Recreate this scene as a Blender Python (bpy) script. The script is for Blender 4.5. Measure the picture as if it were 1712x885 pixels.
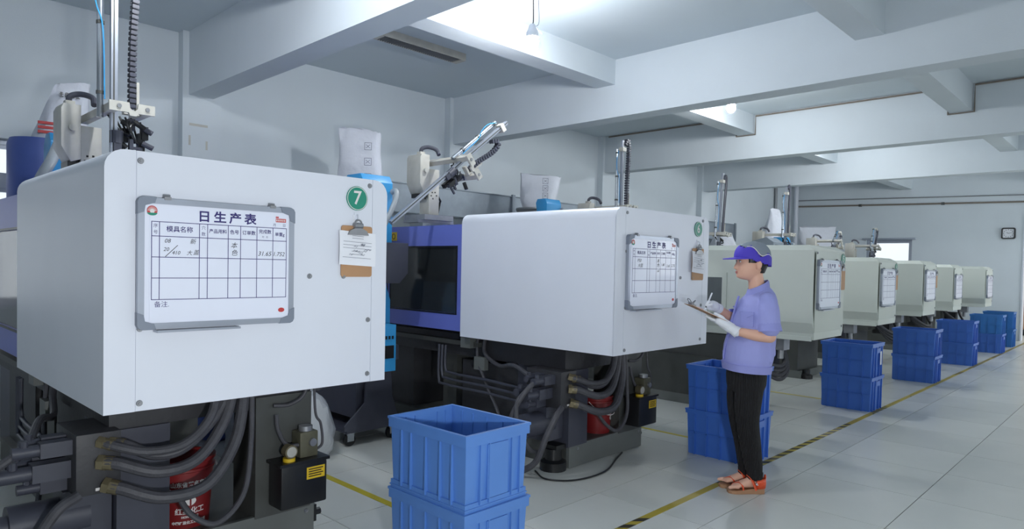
import bpy, bmesh, math, random
from mathutils import Vector, Matrix, noise

random.seed(7)
for _o in list(bpy.data.objects):
    bpy.data.objects.remove(_o, do_unlink=True)
scene = bpy.context.scene
COL = scene.collection
PI = math.pi

# ------------------------------------------------------------------ camera
IMG_W, IMG_H = 1712, 885
F_PX, YAW, PITCH, ROLL, CY, CAM_H = 1129.6, math.radians(44.0075), math.radians(-1.4904), math.radians(1.1445), 473.36, 1.44
_f0 = Vector((math.cos(YAW), math.sin(YAW), 0)); _r0 = Vector((math.sin(YAW), -math.cos(YAW), 0)); _u0 = Vector((0, 0, 1))
CF = _f0 * math.cos(PITCH) + _u0 * math.sin(PITCH)
_u1 = _u0 * math.cos(PITCH) - _f0 * math.sin(PITCH)
CR = _r0 * math.cos(ROLL) + _u1 * math.sin(ROLL)
CU = _u1 * math.cos(ROLL) - _r0 * math.sin(ROLL)
cam_d = bpy.data.cameras.new('camera')
cam_d.sensor_width = 36.0
cam_d.lens = 36.0 * F_PX / IMG_W
cam_d.shift_y = (CY - IMG_H / 2) / IMG_W
cam_d.clip_start = 0.05
cam = bpy.data.objects.new('camera', cam_d)
COL.objects.link(cam)
cam.matrix_world = Matrix(((CR.x, CU.x, -CF.x, 0), (CR.y, CU.y, -CF.y, 0), (CR.z, CU.z, -CF.z, CAM_H), (0, 0, 0, 1)))
scene.camera = cam

# ------------------------------------------------------------------ world, lights, exposure
world = bpy.data.worlds.new('overcast_sky'); scene.world = world
world.use_nodes = True
world.node_tree.nodes['Background'].inputs[0].default_value = (0.86, 0.93, 1.0, 1)
world.node_tree.nodes['Background'].inputs[1].default_value = 1.6

def area_light(name, loc, target, sx, sy, power, color):
    d = bpy.data.lights.new(name, 'AREA'); d.shape = 'RECTANGLE'; d.size = sx; d.size_y = sy
    d.energy = power; d.color = color
    o = bpy.data.objects.new(name, d); COL.objects.link(o)
    o.location = loc
    o.rotation_euler = (Vector(target) - Vector(loc)).to_track_quat('-Z', 'Y').to_euler()
    return o
DAY = (0.91, 0.965, 1.0)
# daylight through the windows of the wall opposite the machines, and the room past the far doorway
area_light('daylight_window_a', (1.5, -4.3, 2.0), (1.5, 0, 1.4), 2.2, 1.5, 24, DAY)
area_light('daylight_window_b', (6.5, -4.3, 2.0), (6.5, 0, 1.4), 2.2, 1.5, 26, DAY)
area_light('daylight_window_c', (11.5, -4.3, 2.0), (11.5, 0, 1.4), 2.2, 1.5, 50, DAY)
area_light('daylight_window_d', (16.0, -4.3, 2.0), (16.0, 0, 1.4), 2.2, 1.5, 125, DAY)
area_light('store_room_lamp', (21.0, 0.3, 3.4), (21.0, 0.3, 0), 2.0, 2.0, 150, (1, 0.97, 0.93))
# the photographer's flash beside the camera: it throws the sharp shadows on the rear wall
area_light('camera_flash', (0.30, -0.42, 1.14), (4.0, 4.4, 1.9), 0.16, 0.10, 53, (0.93, 0.965, 1.0))
BULB_STRENGTH = 570.0

vs = scene.view_settings
vs.view_transform = 'Standard'; vs.look = 'None'; vs.exposure = 0.10; vs.gamma = 1.0
vs.use_curve_mapping = False
scene.cycles.max_bounces = 5; scene.cycles.diffuse_bounces = 4; scene.cycles.glossy_bounces = 2; scene.cycles.transparent_max_bounces = 8
scene.cycles.caustics_reflective = False; scene.cycles.caustics_refractive = False

# ------------------------------------------------------------------ materials
def lin(c):
    return tuple(((v / 255) / 12.92 if v / 255 <= 0.04045 else ((v / 255 + 0.055) / 1.055) ** 2.4) for v in c)
MATS = {}
def mat(name, rgb, rough=0.5, metal=0.0, var=0.06, scale=8.0, bump=0.0, bscale=60.0, spec=0.5, emit=0.0, alpha=1.0, trans=0.0, coat=0.0, obj_var=0.0):
    m = bpy.data.materials.new(name); m.use_nodes = True
    nt = m.node_tree; b = nt.nodes['Principled BSDF']
    c = lin(rgb)
    tc = nt.nodes.new('ShaderNodeTexCoord')
    nz = nt.nodes.new('ShaderNodeTexNoise'); nz.inputs['Scale'].default_value = scale; nz.inputs['Detail'].default_value = 5
    nt.links.new(tc.outputs['Object'], nz.inputs['Vector'])
    mx = nt.nodes.new('ShaderNodeMix'); mx.data_type = 'RGBA'
    lo = tuple(max(0, v * (1 - var * 1.6)) for v in c); hi = tuple(min(1, v * (1 + var)) for v in c)
    mx.inputs[6].default_value = (*lo, 1); mx.inputs[7].default_value = (*hi, 1)
    nt.links.new(nz.outputs['Fac'], mx.inputs[0])
    out = mx.outputs[2]
    if obj_var:
        oi = nt.nodes.new('ShaderNodeObjectInfo')
        mr = nt.nodes.new('ShaderNodeMapRange'); mr.inputs[3].default_value = 1 - obj_var; mr.inputs[4].default_value = 1 + obj_var
        nt.links.new(oi.outputs['Random'], mr.inputs[0])
        hv = nt.nodes.new('ShaderNodeHueSaturation'); nt.links.new(mr.outputs[0], hv.inputs['Value']); nt.links.new(out, hv.inputs['Color'])
        out = hv.outputs[0]
    nt.links.new(out, b.inputs['Base Color'])
    b.inputs['Roughness'].default_value = rough; b.inputs['Metallic'].default_value = metal
    b.inputs['Specular IOR Level'].default_value = spec
    b.inputs['Alpha'].default_value = alpha
    b.inputs['Transmission Weight'].default_value = trans
    b.inputs['Coat Weight'].default_value = coat
    if emit:
        b.inputs['Emission Color'].default_value = (*c, 1); b.inputs['Emission Strength'].default_value = emit
    if bump:
        n2 = nt.nodes.new('ShaderNodeTexNoise'); n2.inputs['Scale'].default_value = bscale; n2.inputs['Detail'].default_value = 4
        nt.links.new(tc.outputs['Object'], n2.inputs['Vector'])
        bp = nt.nodes.new('ShaderNodeBump'); bp.inputs['Strength'].default_value = bump; bp.inputs['Distance'].default_value = 0.01
        nt.links.new(n2.outputs['Fac'], bp.inputs['Height']); nt.links.new(bp.outputs[0], b.inputs['Normal'])
    MATS[name] = m
    return m
M_WALL = mat('painted_wall', (214, 222, 228), 0.75, var=0.05, scale=1.3, bump=0.08, bscale=90)
M_CEIL = mat('painted_ceiling', (206, 216, 222), 0.8, var=0.04, scale=1.0)
M_TILE = mat('polished_tile', (204, 206, 201), 0.27, var=0.05, scale=2.2, spec=0.4, obj_var=0.06)
M_GROUT = mat('tile_grout', (92, 92, 88), 0.9)
M_WHITE = mat('white_painted_steel', (222, 226, 236), 0.38, var=0.025, scale=3)
M_CREAM = mat('cream_painted_steel', (200, 206, 198), 0.42, var=0.03, scale=3)
M_PERI = mat('periwinkle_painted_steel', (104, 116, 198), 0.4, var=0.05, scale=4)
M_DARK = mat('oily_dark_steel', (52, 52, 56), 0.5, var=0.25, scale=7, bump=0.15, bscale=40)
M_DARK2 = mat('grey_green_steel', (74, 76, 74), 0.5, var=0.2, scale=6)
M_PLATE = mat('grey_base_plate', (106, 110, 108), 0.5, var=0.12, scale=6)
M_SLATE = mat('slate_steel', (66, 68, 80), 0.45, var=0.15, scale=6)
M_BLACK = mat('black_plastic', (24, 25, 28), 0.4, var=0.2)
M_RUBBER = mat('rubber_hose', (72, 72, 78), 0.55, var=0.25, scale=25, bump=0.2, bscale=120)
M_BRASS = mat('brass_fitting', (132, 122, 96), 0.45, 0.6, var=0.3)
M_PUMP = mat('oily_cast_metal', (104, 102, 84), 0.5, 0.3, var=0.3, scale=20)
M_CHROME = mat('chrome', (190, 194, 200), 0.2, 0.95, var=0.05)
M_STEEL = mat('dull_steel', (150, 152, 156), 0.42, 0.6, var=0.15, scale=14)
M_ALU = mat('aluminium_trim', (168, 174, 186), 0.35, 0.55, var=0.05)
M_GREYPL = mat('grey_plastic_corner', (128, 136, 150), 0.5)
M_BOARD = mat('whiteboard_enamel', (230, 234, 248), 0.3, var=0.02, scale=5, coat=0.1)
M_INK = mat('indigo_print', (52, 44, 112), 0.6)
M_PEN = mat('black_marker_ink', (40, 38, 50), 0.6)
M_RED = mat('red_print', (196, 62, 62), 0.5)
M_GREEN = mat('green_sign', (28, 140, 116), 0.4)
M_PAPER = mat('paper', (236, 238, 244), 0.7, var=0.02)
M_PAPERINK = mat('grey_print', (120, 124, 140), 0.7)
M_KRAFT = mat('hardboard', (184, 142, 104), 0.6, var=0.08)
M_CRATE = mat('blue_crate_plastic', (88, 134, 204), 0.36, var=0.06, scale=5)
M_CRATE2 = mat('deep_blue_crate_plastic', (64, 112, 200), 0.38, var=0.08, scale=5)
M_CRATE3 = mat('pale_blue_crate_plastic', (52, 118, 190), 0.4, var=0.08, scale=5)
M_CYAN = mat('cyan_painted_steel', (54, 148, 206), 0.35, var=0.05)
M_BARREL = mat('blue_drum_plastic', (70, 90, 158), 0.45, var=0.08)
M_BAG = mat('woven_sack', (214, 217, 226), 0.6, var=0.05, scale=10, bump=0.5, bscale=18)
M_FILM = mat('clear_film', (222, 226, 230), 0.22, var=0.06, bump=0.9, bscale=16, alpha=0.62)
M_GALV = mat('galvanised_sheet', (146, 156, 166), 0.45, 0.35, var=0.12, scale=10)
M_IVORY = mat('ivory_enamel', (186, 184, 176), 0.42, var=0.16, scale=12)
M_BUCKET = mat('oxide_red_bucket', (128, 34, 36), 0.4, var=0.1)
M_YELLOW = mat('yellow_label', (222, 186, 40), 0.5)
M_WHITEPRINT = mat('white_print', (226, 222, 220), 0.6)
M_SMOKE = mat('smoked_pane', (46, 50, 52), 0.12, var=0.2, scale=4, alpha=0.85)
M_SMOKE2 = mat('grey_side_pane', (104, 110, 112), 0.15, var=0.15, scale=6)
M_GLASS = mat('window_glass', (235, 242, 246), 0.05, alpha=0.25, var=0.01)
M_TUBE = mat('clear_tube', (176, 182, 186), 0.2, var=0.05, alpha=0.75)
M_CARD = mat('cardboard', (184, 140, 108), 0.8, var=0.08)
M_SKIN = mat('skin', (226, 176, 152), 0.5, var=0.04, scale=20)
M_LIP = mat('lips', (190, 110, 106), 0.45)
M_HAIR = mat('black_hair', (26, 22, 24), 0.4, var=0.3, scale=60)
M_SHIRT = mat('lavender_cotton', (158, 162, 222), 0.8, var=0.06, scale=9, bump=0.6, bscale=9)
M_SHIRT2 = mat('lavender_cotton_flap', (150, 154, 216), 0.8, var=0.05, scale=9)
M_CAP = mat('violet_twill', (78, 62, 190), 0.7, var=0.06)
M_CAPTOP = mat('grey_cap_mesh', (138, 148, 160), 0.8, var=0.1, bump=0.4, bscale=300)
M_GLOVE = mat('white_cotton_glove', (232, 234, 240), 0.85, var=0.04, bump=0.2, bscale=200)
M_SANDAL = mat('orange_leather', (224, 84, 44), 0.45, var=0.06)
M_SOLE = mat('tan_sole', (170, 128, 96), 0.6, var=0.1)
M_EYEW = mat('eye_white', (225, 222, 220), 0.3)

def wave_bump(m, scale, strength, axis='X'):
    nt = m.node_tree; b = nt.nodes['Principled BSDF']
    tc = nt.nodes.new('ShaderNodeTexCoord'); w = nt.nodes.new('ShaderNodeTexWave')
    w.bands_direction = axis; w.inputs['Scale'].default_value = scale; w.inputs['Distortion'].default_value = 1.2
    nt.links.new(tc.outputs['Object'], w.inputs['Vector'])
    bp = nt.nodes.new('ShaderNodeBump'); bp.inputs['Strength'].default_value = strength; bp.inputs['Distance'].default_value = 0.01
    nt.links.new(w.outputs['Fac'], bp.inputs['Height']); nt.links.new(bp.outputs[0], b.inputs['Normal'])
M_TROUSER = mat('black_pleated_cloth', (24, 23, 26), 0.85, var=0.2, scale=30)
wave_bump(M_TROUSER, 28, 0.9)

def hazard_tape():
    m = mat('floor_tape', (168, 150, 52), 0.5, var=0.2, scale=3)
    nt = m.node_tree; b = nt.nodes['Principled BSDF']
    src = b.inputs['Base Color'].links[0].from_socket
    tc = nt.nodes.new('ShaderNodeTexCoord'); sp = nt.nodes.new('ShaderNodeSeparateXYZ'); nt.links.new(tc.outputs['Object'], sp.inputs[0])
    ad = nt.nodes.new('ShaderNodeMath'); ad.operation = 'ADD'; nt.links.new(sp.outputs[0], ad.inputs[0]); nt.links.new(sp.outputs[1], ad.inputs[1])
    md = nt.nodes.new('ShaderNodeMath'); md.operation = 'PINGPONG'; md.inputs[1].default_value = 0.07; nt.links.new(ad.outputs[0], md.inputs[0])
    gt = nt.nodes.new('ShaderNodeMath'); gt.operation = 'GREATER_THAN'; gt.inputs[1].default_value = 0.035; nt.links.new(md.outputs[0], gt.inputs[0])
    nz = nt.nodes.new('ShaderNodeTexNoise'); nz.inputs['Scale'].default_value = 1.1; nt.links.new(tc.outputs['Object'], nz.inputs['Vector'])
    g2 = nt.nodes.new('ShaderNodeMath'); g2.operation = 'GREATER_THAN'; g2.inputs[1].default_value = 0.47; nt.links.new(nz.outputs['Fac'], g2.inputs[0])
    mu = nt.nodes.new('ShaderNodeMath'); mu.operation = 'MULTIPLY'; nt.links.new(gt.outputs[0], mu.inputs[0]); nt.links.new(g2.outputs[0], mu.inputs[1])
    mx = nt.nodes.new('ShaderNodeMix'); mx.data_type = 'RGBA'; nt.links.new(mu.outputs[0], mx.inputs[0])
    nt.links.new(src, mx.inputs[6]); mx.inputs[7].default_value = (*lin((52, 50, 40)), 1)
    nt.links.new(mx.outputs[2], b.inputs['Base Color'])
    return m
M_TAPE = hazard_tape()
M_TAPEY = mat('yellow_floor_tape', (186, 170, 40), 0.5, var=0.15, scale=5)
def bulb_material():
    m = bpy.data.materials.new('lit_bulb'); m.use_nodes = True
    nt = m.node_tree; nt.nodes.clear()
    e = nt.nodes.new('ShaderNodeEmission'); e.inputs[0].default_value = (0.95, 0.975, 1, 1); e.inputs[1].default_value = BULB_STRENGTH
    o = nt.nodes.new('ShaderNodeOutputMaterial'); nt.links.new(e.outputs[0], o.inputs[0])
    return m
M_BULB = bulb_material()

# ------------------------------------------------------------------ mesh helpers
class MB:
    def __init__(self): self.v = []; self.f = []
    def add(self, vs, fs, mtx=None):
        o = len(self.v)
        for p in vs:
            p = Vector(p)
            self.v.append(tuple(mtx @ p) if mtx else tuple(p))
        self.f += [tuple(i + o for i in q) for q in fs]
        return self
    def box(self, x0, x1, y0, y1, z0, z1, mtx=None):
        vs = [(x0, y0, z0), (x1, y0, z0), (x1, y1, z0), (x0, y1, z0), (x0, y0, z1), (x1, y0, z1), (x1, y1, z1), (x0, y1, z1)]
        return self.add(vs, [(3, 2, 1, 0), (4, 5, 6, 7), (0, 1, 5, 4), (1, 2, 6, 5), (2, 3, 7, 6), (3, 0, 4, 7)], mtx)
    def cyl(self, p0, p1, r0, r1=None, n=14, caps=True):
        r1 = r0 if r1 is None else r1
        p0 = Vector(p0); p1 = Vector(p1); d = (p1 - p0).normalized()
        a = d.orthogonal().normalized(); b = d.cross(a)
        vs = []
        for p, r in ((p0, r0), (p1, r1)):
            for i in range(n):
                t = 2 * PI * i / n
                vs.append(p + (a * math.cos(t) + b * math.sin(t)) * r)
        fs = [(i, (i + 1) % n, n + (i + 1) % n, n + i) for i in range(n)]
        if caps: fs += [tuple(range(n - 1, -1, -1)), tuple(range(n, 2 * n))]
        return self.add(vs, fs)
    def tube(self, pts, r, n=10, sub=6, caps=True, flat=1.0):
        pts = smooth_path(pts, sub) if sub > 1 else [Vector(p) for p in pts]
        m = len(pts); prev = None; vs = []
        for i, p in enumerate(pts):
            d = (pts[min(i + 1, m - 1)] - pts[max(i - 1, 0)]).normalized()
            if prev is None: a = d.orthogonal().normalized()
            else:
                a = prev - d * prev.dot(d)
                a = a.normalized() if a.length > 1e-6 else d.orthogonal().normalized()
            prev = a; b = d.cross(a)
            rr = r(i / (m - 1)) if callable(r) else r
            for k in range(n):
                t = 2 * PI * k / n
                vs.append(p + (a * math.cos(t) + b * math.sin(t) * flat) * rr)
        fs = []
        for i in range(m - 1):
            for k in range(n):
                k2 = (k + 1) % n
                fs.append((i * n + k, i * n + k2, (i + 1) * n + k2, (i + 1) * n + k))
        if caps: fs += [tuple(range(n - 1, -1, -1)), tuple(range((m - 1) * n, m * n))]
        return self.add(vs, fs)
    def lathe(self, prof, c=(0, 0, 0), n=24, cap=True):
        vs = []; k = len(prof)
        for r, z in prof:
            for i in range(n):
                t = 2 * PI * i / n
                vs.append((c[0] + r * math.cos(t), c[1] + r * math.sin(t), c[2] + z))
        fs = []
        for j in range(k - 1):
            for i in range(n):
                i2 = (i + 1) % n
                fs.append((j * n + i, j * n + i2, (j + 1) * n + i2, (j + 1) * n + i))
        if cap: fs += [tuple(range(n - 1, -1, -1)), tuple(range((k - 1) * n, k * n))]
        return self.add(vs, fs)
    def prism(self, poly, axis, a0, a1, mtx=None):
        # poly: 2D points; axis: extrusion axis ('x': poly=(y,z); 'y': poly=(x,z); 'z': poly=(x,y))
        def P(p, a):
            if axis == 'x': return (a, p[0], p[1])
            if axis == 'y': return (p[0], a, p[1])
            return (p[0], p[1], a)
        n = len(poly)
        vs = [P(p, a0) for p in poly] + [P(p, a1) for p in poly]
        fs = [tuple(range(n - 1, -1, -1)), tuple(range(n, 2 * n))] + [(i, (i + 1) % n, n + (i + 1) % n, n + i) for i in range(n)]
        return self.add(vs, fs, mtx)
    def loft(self, rings, caps=True):
        n = len(rings[0]); vs = [p for r in rings for p in r]; fs = []
        for j in range(len(rings) - 1):
            for i in range(n):
                i2 = (i + 1) % n
                fs.append((j * n + i, j * n + i2, (j + 1) * n + i2, (j + 1) * n + i))
        if caps: fs += [tuple(range(n - 1, -1, -1)), tuple(range((len(rings) - 1) * n, len(rings) * n))]
        return self.add(vs, fs)
    def sphere(self, c, r, sx=1, sy=1, sz=1, nu=16, nv=10, mtx=None):
        vs = []; fs = []
        for j in range(nv + 1):
            ph = PI * j / nv
            for i in range(nu):
                t = 2 * PI * i / nu
                vs.append((c[0] + r * sx * math.sin(ph) * math.cos(t), c[1] + r * sy * math.sin(ph) * math.sin(t), c[2] + r * sz * math.cos(ph)))
        for j in range(nv):
            for i in range(nu):
                i2 = (i + 1) % nu
                fs.append((j * nu + i, (j + 1) * nu + i, (j + 1) * nu + i2, j * nu + i2))
        return self.add(vs, fs, mtx)
    def mesh(self, name, smooth=False, fix=True):
        me = bpy.data.meshes.new(name); me.from_pydata(self.v, [], self.f); me.update()
        if fix:
            bm = bmesh.new(); bm.from_mesh(me)
            bmesh.ops.remove_doubles(bm, verts=bm.verts, dist=1e-6)
            bmesh.ops.recalc_face_normals(bm, faces=bm.faces); bm.to_mesh(me); bm.free()
        if smooth: auto_smooth(me)
        return me
    def build(self, name, m, parent=None, smooth=False, bevel=0.0, mtx=None):
        me = self.mesh(name, smooth)
        if bevel:
            bm = bmesh.new(); bm.from_mesh(me)
            es = [e for e in bm.edges if len(e.link_faces) == 2 and e.calc_face_angle(0) > 0.5]
            bmesh.ops.bevel(bm, geom=es, offset=bevel, segments=2, affect='EDGES', profile=0.6)
            bm.to_mesh(me); bm.free(); auto_smooth(me)
        return link(name, me, m, parent)

def auto_smooth(me, ang=0.6):
    bm = bmesh.new(); bm.from_mesh(me)
    for f in bm.faces: f.smooth = True
    for e in bm.edges:
        if len(e.link_faces) == 2 and e.calc_face_angle(0) > ang: e.smooth = False
    bm.to_mesh(me); bm.free()

def link(name, me, m, parent=None):
    if not me.materials: me.materials.append(m)
    o = bpy.data.objects.new(name, me); COL.objects.link(o)
    if parent is not None: o.parent = parent
    return o

def smooth_path(pts, sub=6):
    P = [Vector(p) for p in pts]
    if len(P) < 3: return [P[0].lerp(P[-1], i / sub) for i in range(sub + 1)]
    P = [P[0] * 2 - P[1]] + P + [P[-1] * 2 - P[-2]]
    out = []
    for i in range(1, len(P) - 2):
        p0, p1, p2, p3 = P[i - 1:i + 3]
        for k in range(sub):
            t = k / sub
            out.append(0.5 * ((2 * p1) + (p2 - p0) * t + (2 * p0 - 5 * p1 + 4 * p2 - p3) * t * t + (3 * p1 - p0 - 3 * p2 + p3) * t ** 3))
    out.append(P[-2])
    return out

def tag(o, label, cat, group=None):
    o['label'] = label; o['category'] = cat
    if group: o['group'] = group
    return o
def thing(name, label, cat, loc=(0, 0, 0), rz=0.0, group=None):
    o = bpy.data.objects.new(name, None); COL.objects.link(o)
    o.location = loc; o.rotation_euler = (0, 0, rz); o.empty_display_size = 0.1
    return tag(o, label, cat, group)
def struct(o): o['kind'] = 'structure'; return o
def bx(name, m, parent, x0, x1, y0, y1, z0, z1, bevel=0.0):
    return MB().box(x0, x1, y0, y1, z0, z1).build(name, m, parent, bevel=bevel)
def copy_tree(o, parent=None):
    c = o.copy(); COL.objects.link(c); c.parent = parent
    for ch in o.children: copy_tree(ch, c)
    return c

def apply_mods(o):
    dg = bpy.context.evaluated_depsgraph_get(); dg.update()
    me = bpy.data.meshes.new_from_object(o.evaluated_get(dg))
    o.modifiers.clear(); old = o.data; o.data = me
    bpy.data.meshes.remove(old)
    return o
def remeshed(mb, name, m, parent, voxel, smooth_it=4):
    o = mb.build(name, m, None)
    r = o.modifiers.new('r', 'REMESH'); r.mode = 'VOXEL'; r.voxel_size = voxel; r.use_smooth_shade = True
    s = o.modifiers.new('s', 'SMOOTH'); s.factor = 0.5; s.iterations = smooth_it
    apply_mods(o)
    if not o.data.materials: o.data.materials.append(m)
    if parent is not None: o.parent = parent
    return o

_text_cache = {}
def text_mesh(s, size, bold=0.0, shear=0.0):
    key = (s, size, bold, shear)
    if key in _text_cache: return _text_cache[key]
    cu = bpy.data.curves.new('text', 'FONT'); cu.body = s; cu.size = size; cu.align_x = 'CENTER'; cu.align_y = 'CENTER'
    cu.offset = bold; cu.shear = shear; cu.resolution_u = 2
    o = bpy.data.objects.new('text', cu); COL.objects.link(o)
    dg = bpy.context.evaluated_depsgraph_get(); dg.update()
    me = bpy.data.meshes.new_from_object(o.evaluated_get(dg))
    bpy.data.objects.remove(o)
    _text_cache[key] = me
    return me
def text_into(mb, s, size, x, y, z, bold=0.0, shear=0.0, rot=None, sx=1.0):
    """flat lettering centred on (x, z) facing -Y, added to a shared print mesh"""
    me = text_mesh(s, size, bold, shear)
    off = len(mb.v)
    for v in me.vertices:
        mb.v.append((x + v.co.x * sx, y, z + v.co.y))
    mb.f += [tuple(i + off for i in p.vertices) for p in me.polygons]
def ribbon(mb, pts, w, y):
    """flat pen stroke in the x-z plane at depth y"""
    P = [Vector((p[0], 0, p[1])) for p in pts]
    for a, b in zip(P[:-1], P[1:]):
        d = b - a
        if d.length < 1e-6: continue
        n = Vector((-d.z, 0, d.x)).normalized() * w / 2; e = d.normalized() * w * 0.4
        q = [a - e - n, b + e - n, b + e + n, a - e + n]
        mb.add([(p.x, y, p.z) for p in q], [(0, 1, 2, 3)])

def project(p):
    q = Vector(p) - Vector((0, 0, CAM_H)); w = q.dot(CF)
    if w < 0.1: return None
    return (856 + F_PX * q.dot(CR) / w, CY - F_PX * q.dot(CU) / w, w)

# ================================================================== THE ROOM
YW, XW, ZC = 7.30, 18.45, 3.745
X_BACK, Y_RIGHT = -3.5, -4.5
XE = 23.0

floor = MB().box(X_BACK, XE, Y_RIGHT, YW, -0.06, -0.006).build('floor', M_GROUT)
struct(floor)
TS = 0.73; GX, GY = 4.93, 1.09
tile_me = None
cands = []
for i in range(-12, 26):
    for j in range(-8, 9):
        x0, y0 = GX + i * TS, GY + j * TS
        if x0 < X_BACK or x0 + TS > XE or y0 < Y_RIGHT or y0 + TS > YW: continue
        pr = [project((x0 + a * TS, y0 + b * TS, 0)) for a, b in ((0, 0), (1, 0), (1, 1), (0, 1))]
        area = 0
        if all(pr):
            cxm = sum(p[0] for p in pr) / 4; cym = sum(p[1] for p in pr) / 4
            inside = -60 < cxm < IMG_W + 60 and cym < IMG_H + 60
            if inside:
                area = abs(sum(pr[k][0] * pr[(k + 1) % 4][1] - pr[(k + 1) % 4][0] * pr[k][1] for k in range(4))) / 2
                if y0 > 3.0: area *= 0.2
        cands.append((area, x0, y0))
cands.sort(reverse=True)
G = 0.0024
tmb = MB().box(G, TS - G, G, TS - G, -0.012, 0.0)
tile_me = tmb.mesh('tile'); tile_me.materials.append(M_TILE)
rest = MB()
for k, (area, x0, y0) in enumerate(cands):
    if k < 290 and area > 0:
        t = bpy.data.objects.new('tile', tile_me); COL.objects.link(t); t.location = (x0, y0, 0); t.parent = floor
    else:
        rest.box(x0 + G, x0 + TS - G, y0 + G, y0 + TS - G, -0.012, 0.0)
if rest.v:
    ro = rest.build('distant_tiles', M_TILE, floor); ro['kind'] = 'stuff'

ceiling = struct(MB().box(X_BACK, XE, Y_RIGHT, YW + 0.2, ZC, ZC + 0.12).build('ceiling', M_CEIL))
BEAMS = [2.66, 6.20, 9.74, 13.28, -0.9]
for x in BEAMS:
    bx('beam', M_WALL, ceiling, x, x + 0.25, Y_RIGHT, YW, 3.11, ZC + 0.01)
for (ya, yb, zb) in ((4.46, 4.71, 3.47), (1.74, 1.97, 3.42), (-1.2, -0.97, 3.42)):
    xs = sorted(BEAMS)
    segs = [(X_BACK, xs[0])] + [(a + 0.25, b) for a, b in zip(xs[:-1], xs[1:])] + [(xs[-1] + 0.25, XW)]
    for a, b in segs: bx('secondary_beam', M_WALL, ceiling, a, b, ya, yb, zb, ZC + 0.01)

def wall_with_holes(name, m, axis, c0, c1, a0, a1, z0, z1, holes):
    """axis 'x': wall spans y (a) at x in c0..c1; axis 'y': wall spans x at y in c0..c1. holes: (a0,a1,z0,z1)"""
    mb = MB()
    def bxx(p, q, za, zb):
        if q - p < 1e-4 or zb - za < 1e-4: return
        if axis == 'x': mb.box(c0, c1, p, q, za, zb)
        else: mb.box(p, q, c0, c1, za, zb)
    cur = a0
    for (h0, h1, hz0, hz1) in sorted(holes):
        bxx(cur, h0, z0, z1); bxx(h0, h1, z0, hz0); bxx(h0, h1, hz1, z1); cur = h1
    bxx(cur, a1, z0, z1)
    return struct(mb.build(name, m))
WL = (-1.6, 1.42, 0.98, 2.46)     # window in the machine-side wall
wall_left = wall_with_holes('wall_left', M_WALL, 'y', YW, YW + 0.2, X_BACK, XW + 0.2, 0, ZC, [WL])
for x in BEAMS:
    bx('column', M_WALL, wall_left, x - 0.06, x + 0.33, YW - 0.12, YW, 0, ZC)
WF = (4.42, 5.45, 1.25, 2.26)
wall_far = wall_with_holes('wall_far', M_WALL, 'x', XW, XW + 0.2, Y_RIGHT, YW, 0, ZC, [WF, (-1.2, 2.265, 0.0, 2.78)])
wr = [(0.4, 2.6, 1.2, 2.8), (5.4, 7.6, 1.2, 2.8), (10.4, 12.6, 1.2, 2.8), (14.9, 17.1, 1.2, 2.8)]
wall_right = wall_with_holes('wall_right', M_WALL, 'y', Y_RIGHT - 0.2, Y_RIGHT, X_BACK, XE, 0, ZC, wr)
wall_back = wall_with_holes('wall_back', M_WALL, 'x', X_BACK - 0.2, X_BACK, Y_RIGHT, YW, 0, ZC, [])
# store room past the doorway
sm = MB(); sm.box(XE, XE + 0.2, Y_RIGHT, 3.2, 0, ZC); sm.box(XW + 0.2, XE, 3.0, 3.2, 0, ZC)
struct(sm.build('wall_store', M_WALL))

_wn = [0]
def window(axis, c, a0, a1, z0, z1, n, sgn=1):
    _wn[0] += 1
    w = bpy.data.objects.new('window_%d' % _wn[0], None); COL.objects.link(w); struct(w)
    t = 0.05; d0, d1 = c - 0.03, c + 0.03
    def b(mb, p, q, za, zb, e=0.0):
        if axis == 'y': mb.box(p, q, d0 + e, d1 - e, za, zb)
        else: mb.box(d0 + e, d1 - e, p, q, za, zb)
    f = MB(); b(f, a0, a1, z0, z0 + t); b(f, a0, a1, z1 - t, z1); b(f, a0, a0 + t, z0 + t, z1 - t); b(f, a1 - t, a1, z0 + t, z1 - t)
    f.build('window_frame', M_ALU, w)
    for k in range(n):
        p = a0 + t + (a1 - a0 - 2 * t) * k / n; q = a0 + t + (a1 - a0 - 2 * t) * (k + 1) / n
        s = MB(); b(s, p, p + 0.035, z0 + t, z1 - t, 0.012); b(s, q - 0.035, q, z0 + t, z1 - t, 0.012); b(s, p + .035, q - .035, z0 + t, z0 + t + .035, 0.012); b(s, p + .035, q - .035, z1 - t - .035, z1 - t, 0.012)
        sash = s.build('sash', M_ALU, w)
        g = MB(); b(g, p + .035, q - .035, z0 + t + .035, z1 - t - .035, 0.027); g.build('pane', M_GLASS, sash)
    return w
window('x', XW + 0.1, WF[0], WF[1], WF[2], WF[3], 1)
window('y', YW + 0.1, WL[0], WL[1], WL[2], 2.08, 3)
window('y', YW + 0.1, WL[0], WL[1], 2.08, WL[3], 3)
for h in wr: window('y', Y_RIGHT - 0.1, h[0], h[1], h[2], h[3], 2)
# sill over the far window, door edge trim
struct(bx('trim_1', M_ALU, None, XW - 0.05, XW + 0.0, 4.34, 5.53, 2.26, 2.30))
dt = MB(); dt.box(XW - 0.02, XW + 0.22, 2.235, 2.262, 0, 2.78)
struct(dt.build('trim_2', M_WHITE))
# strips of old tape on the nearest column
for k, (x0, x1, z0, z1) in enumerate(((2.665, 2.85, 2.80, 2.825), (2.66, 2.68, 2.60, 2.70), (2.83, 2.85, 2.57, 2.66))):
    bx('tape_strip', M_IVORY, wall_left, x0, x1, YW - 0.1215, YW - 0.1199, z0, z1)

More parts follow.
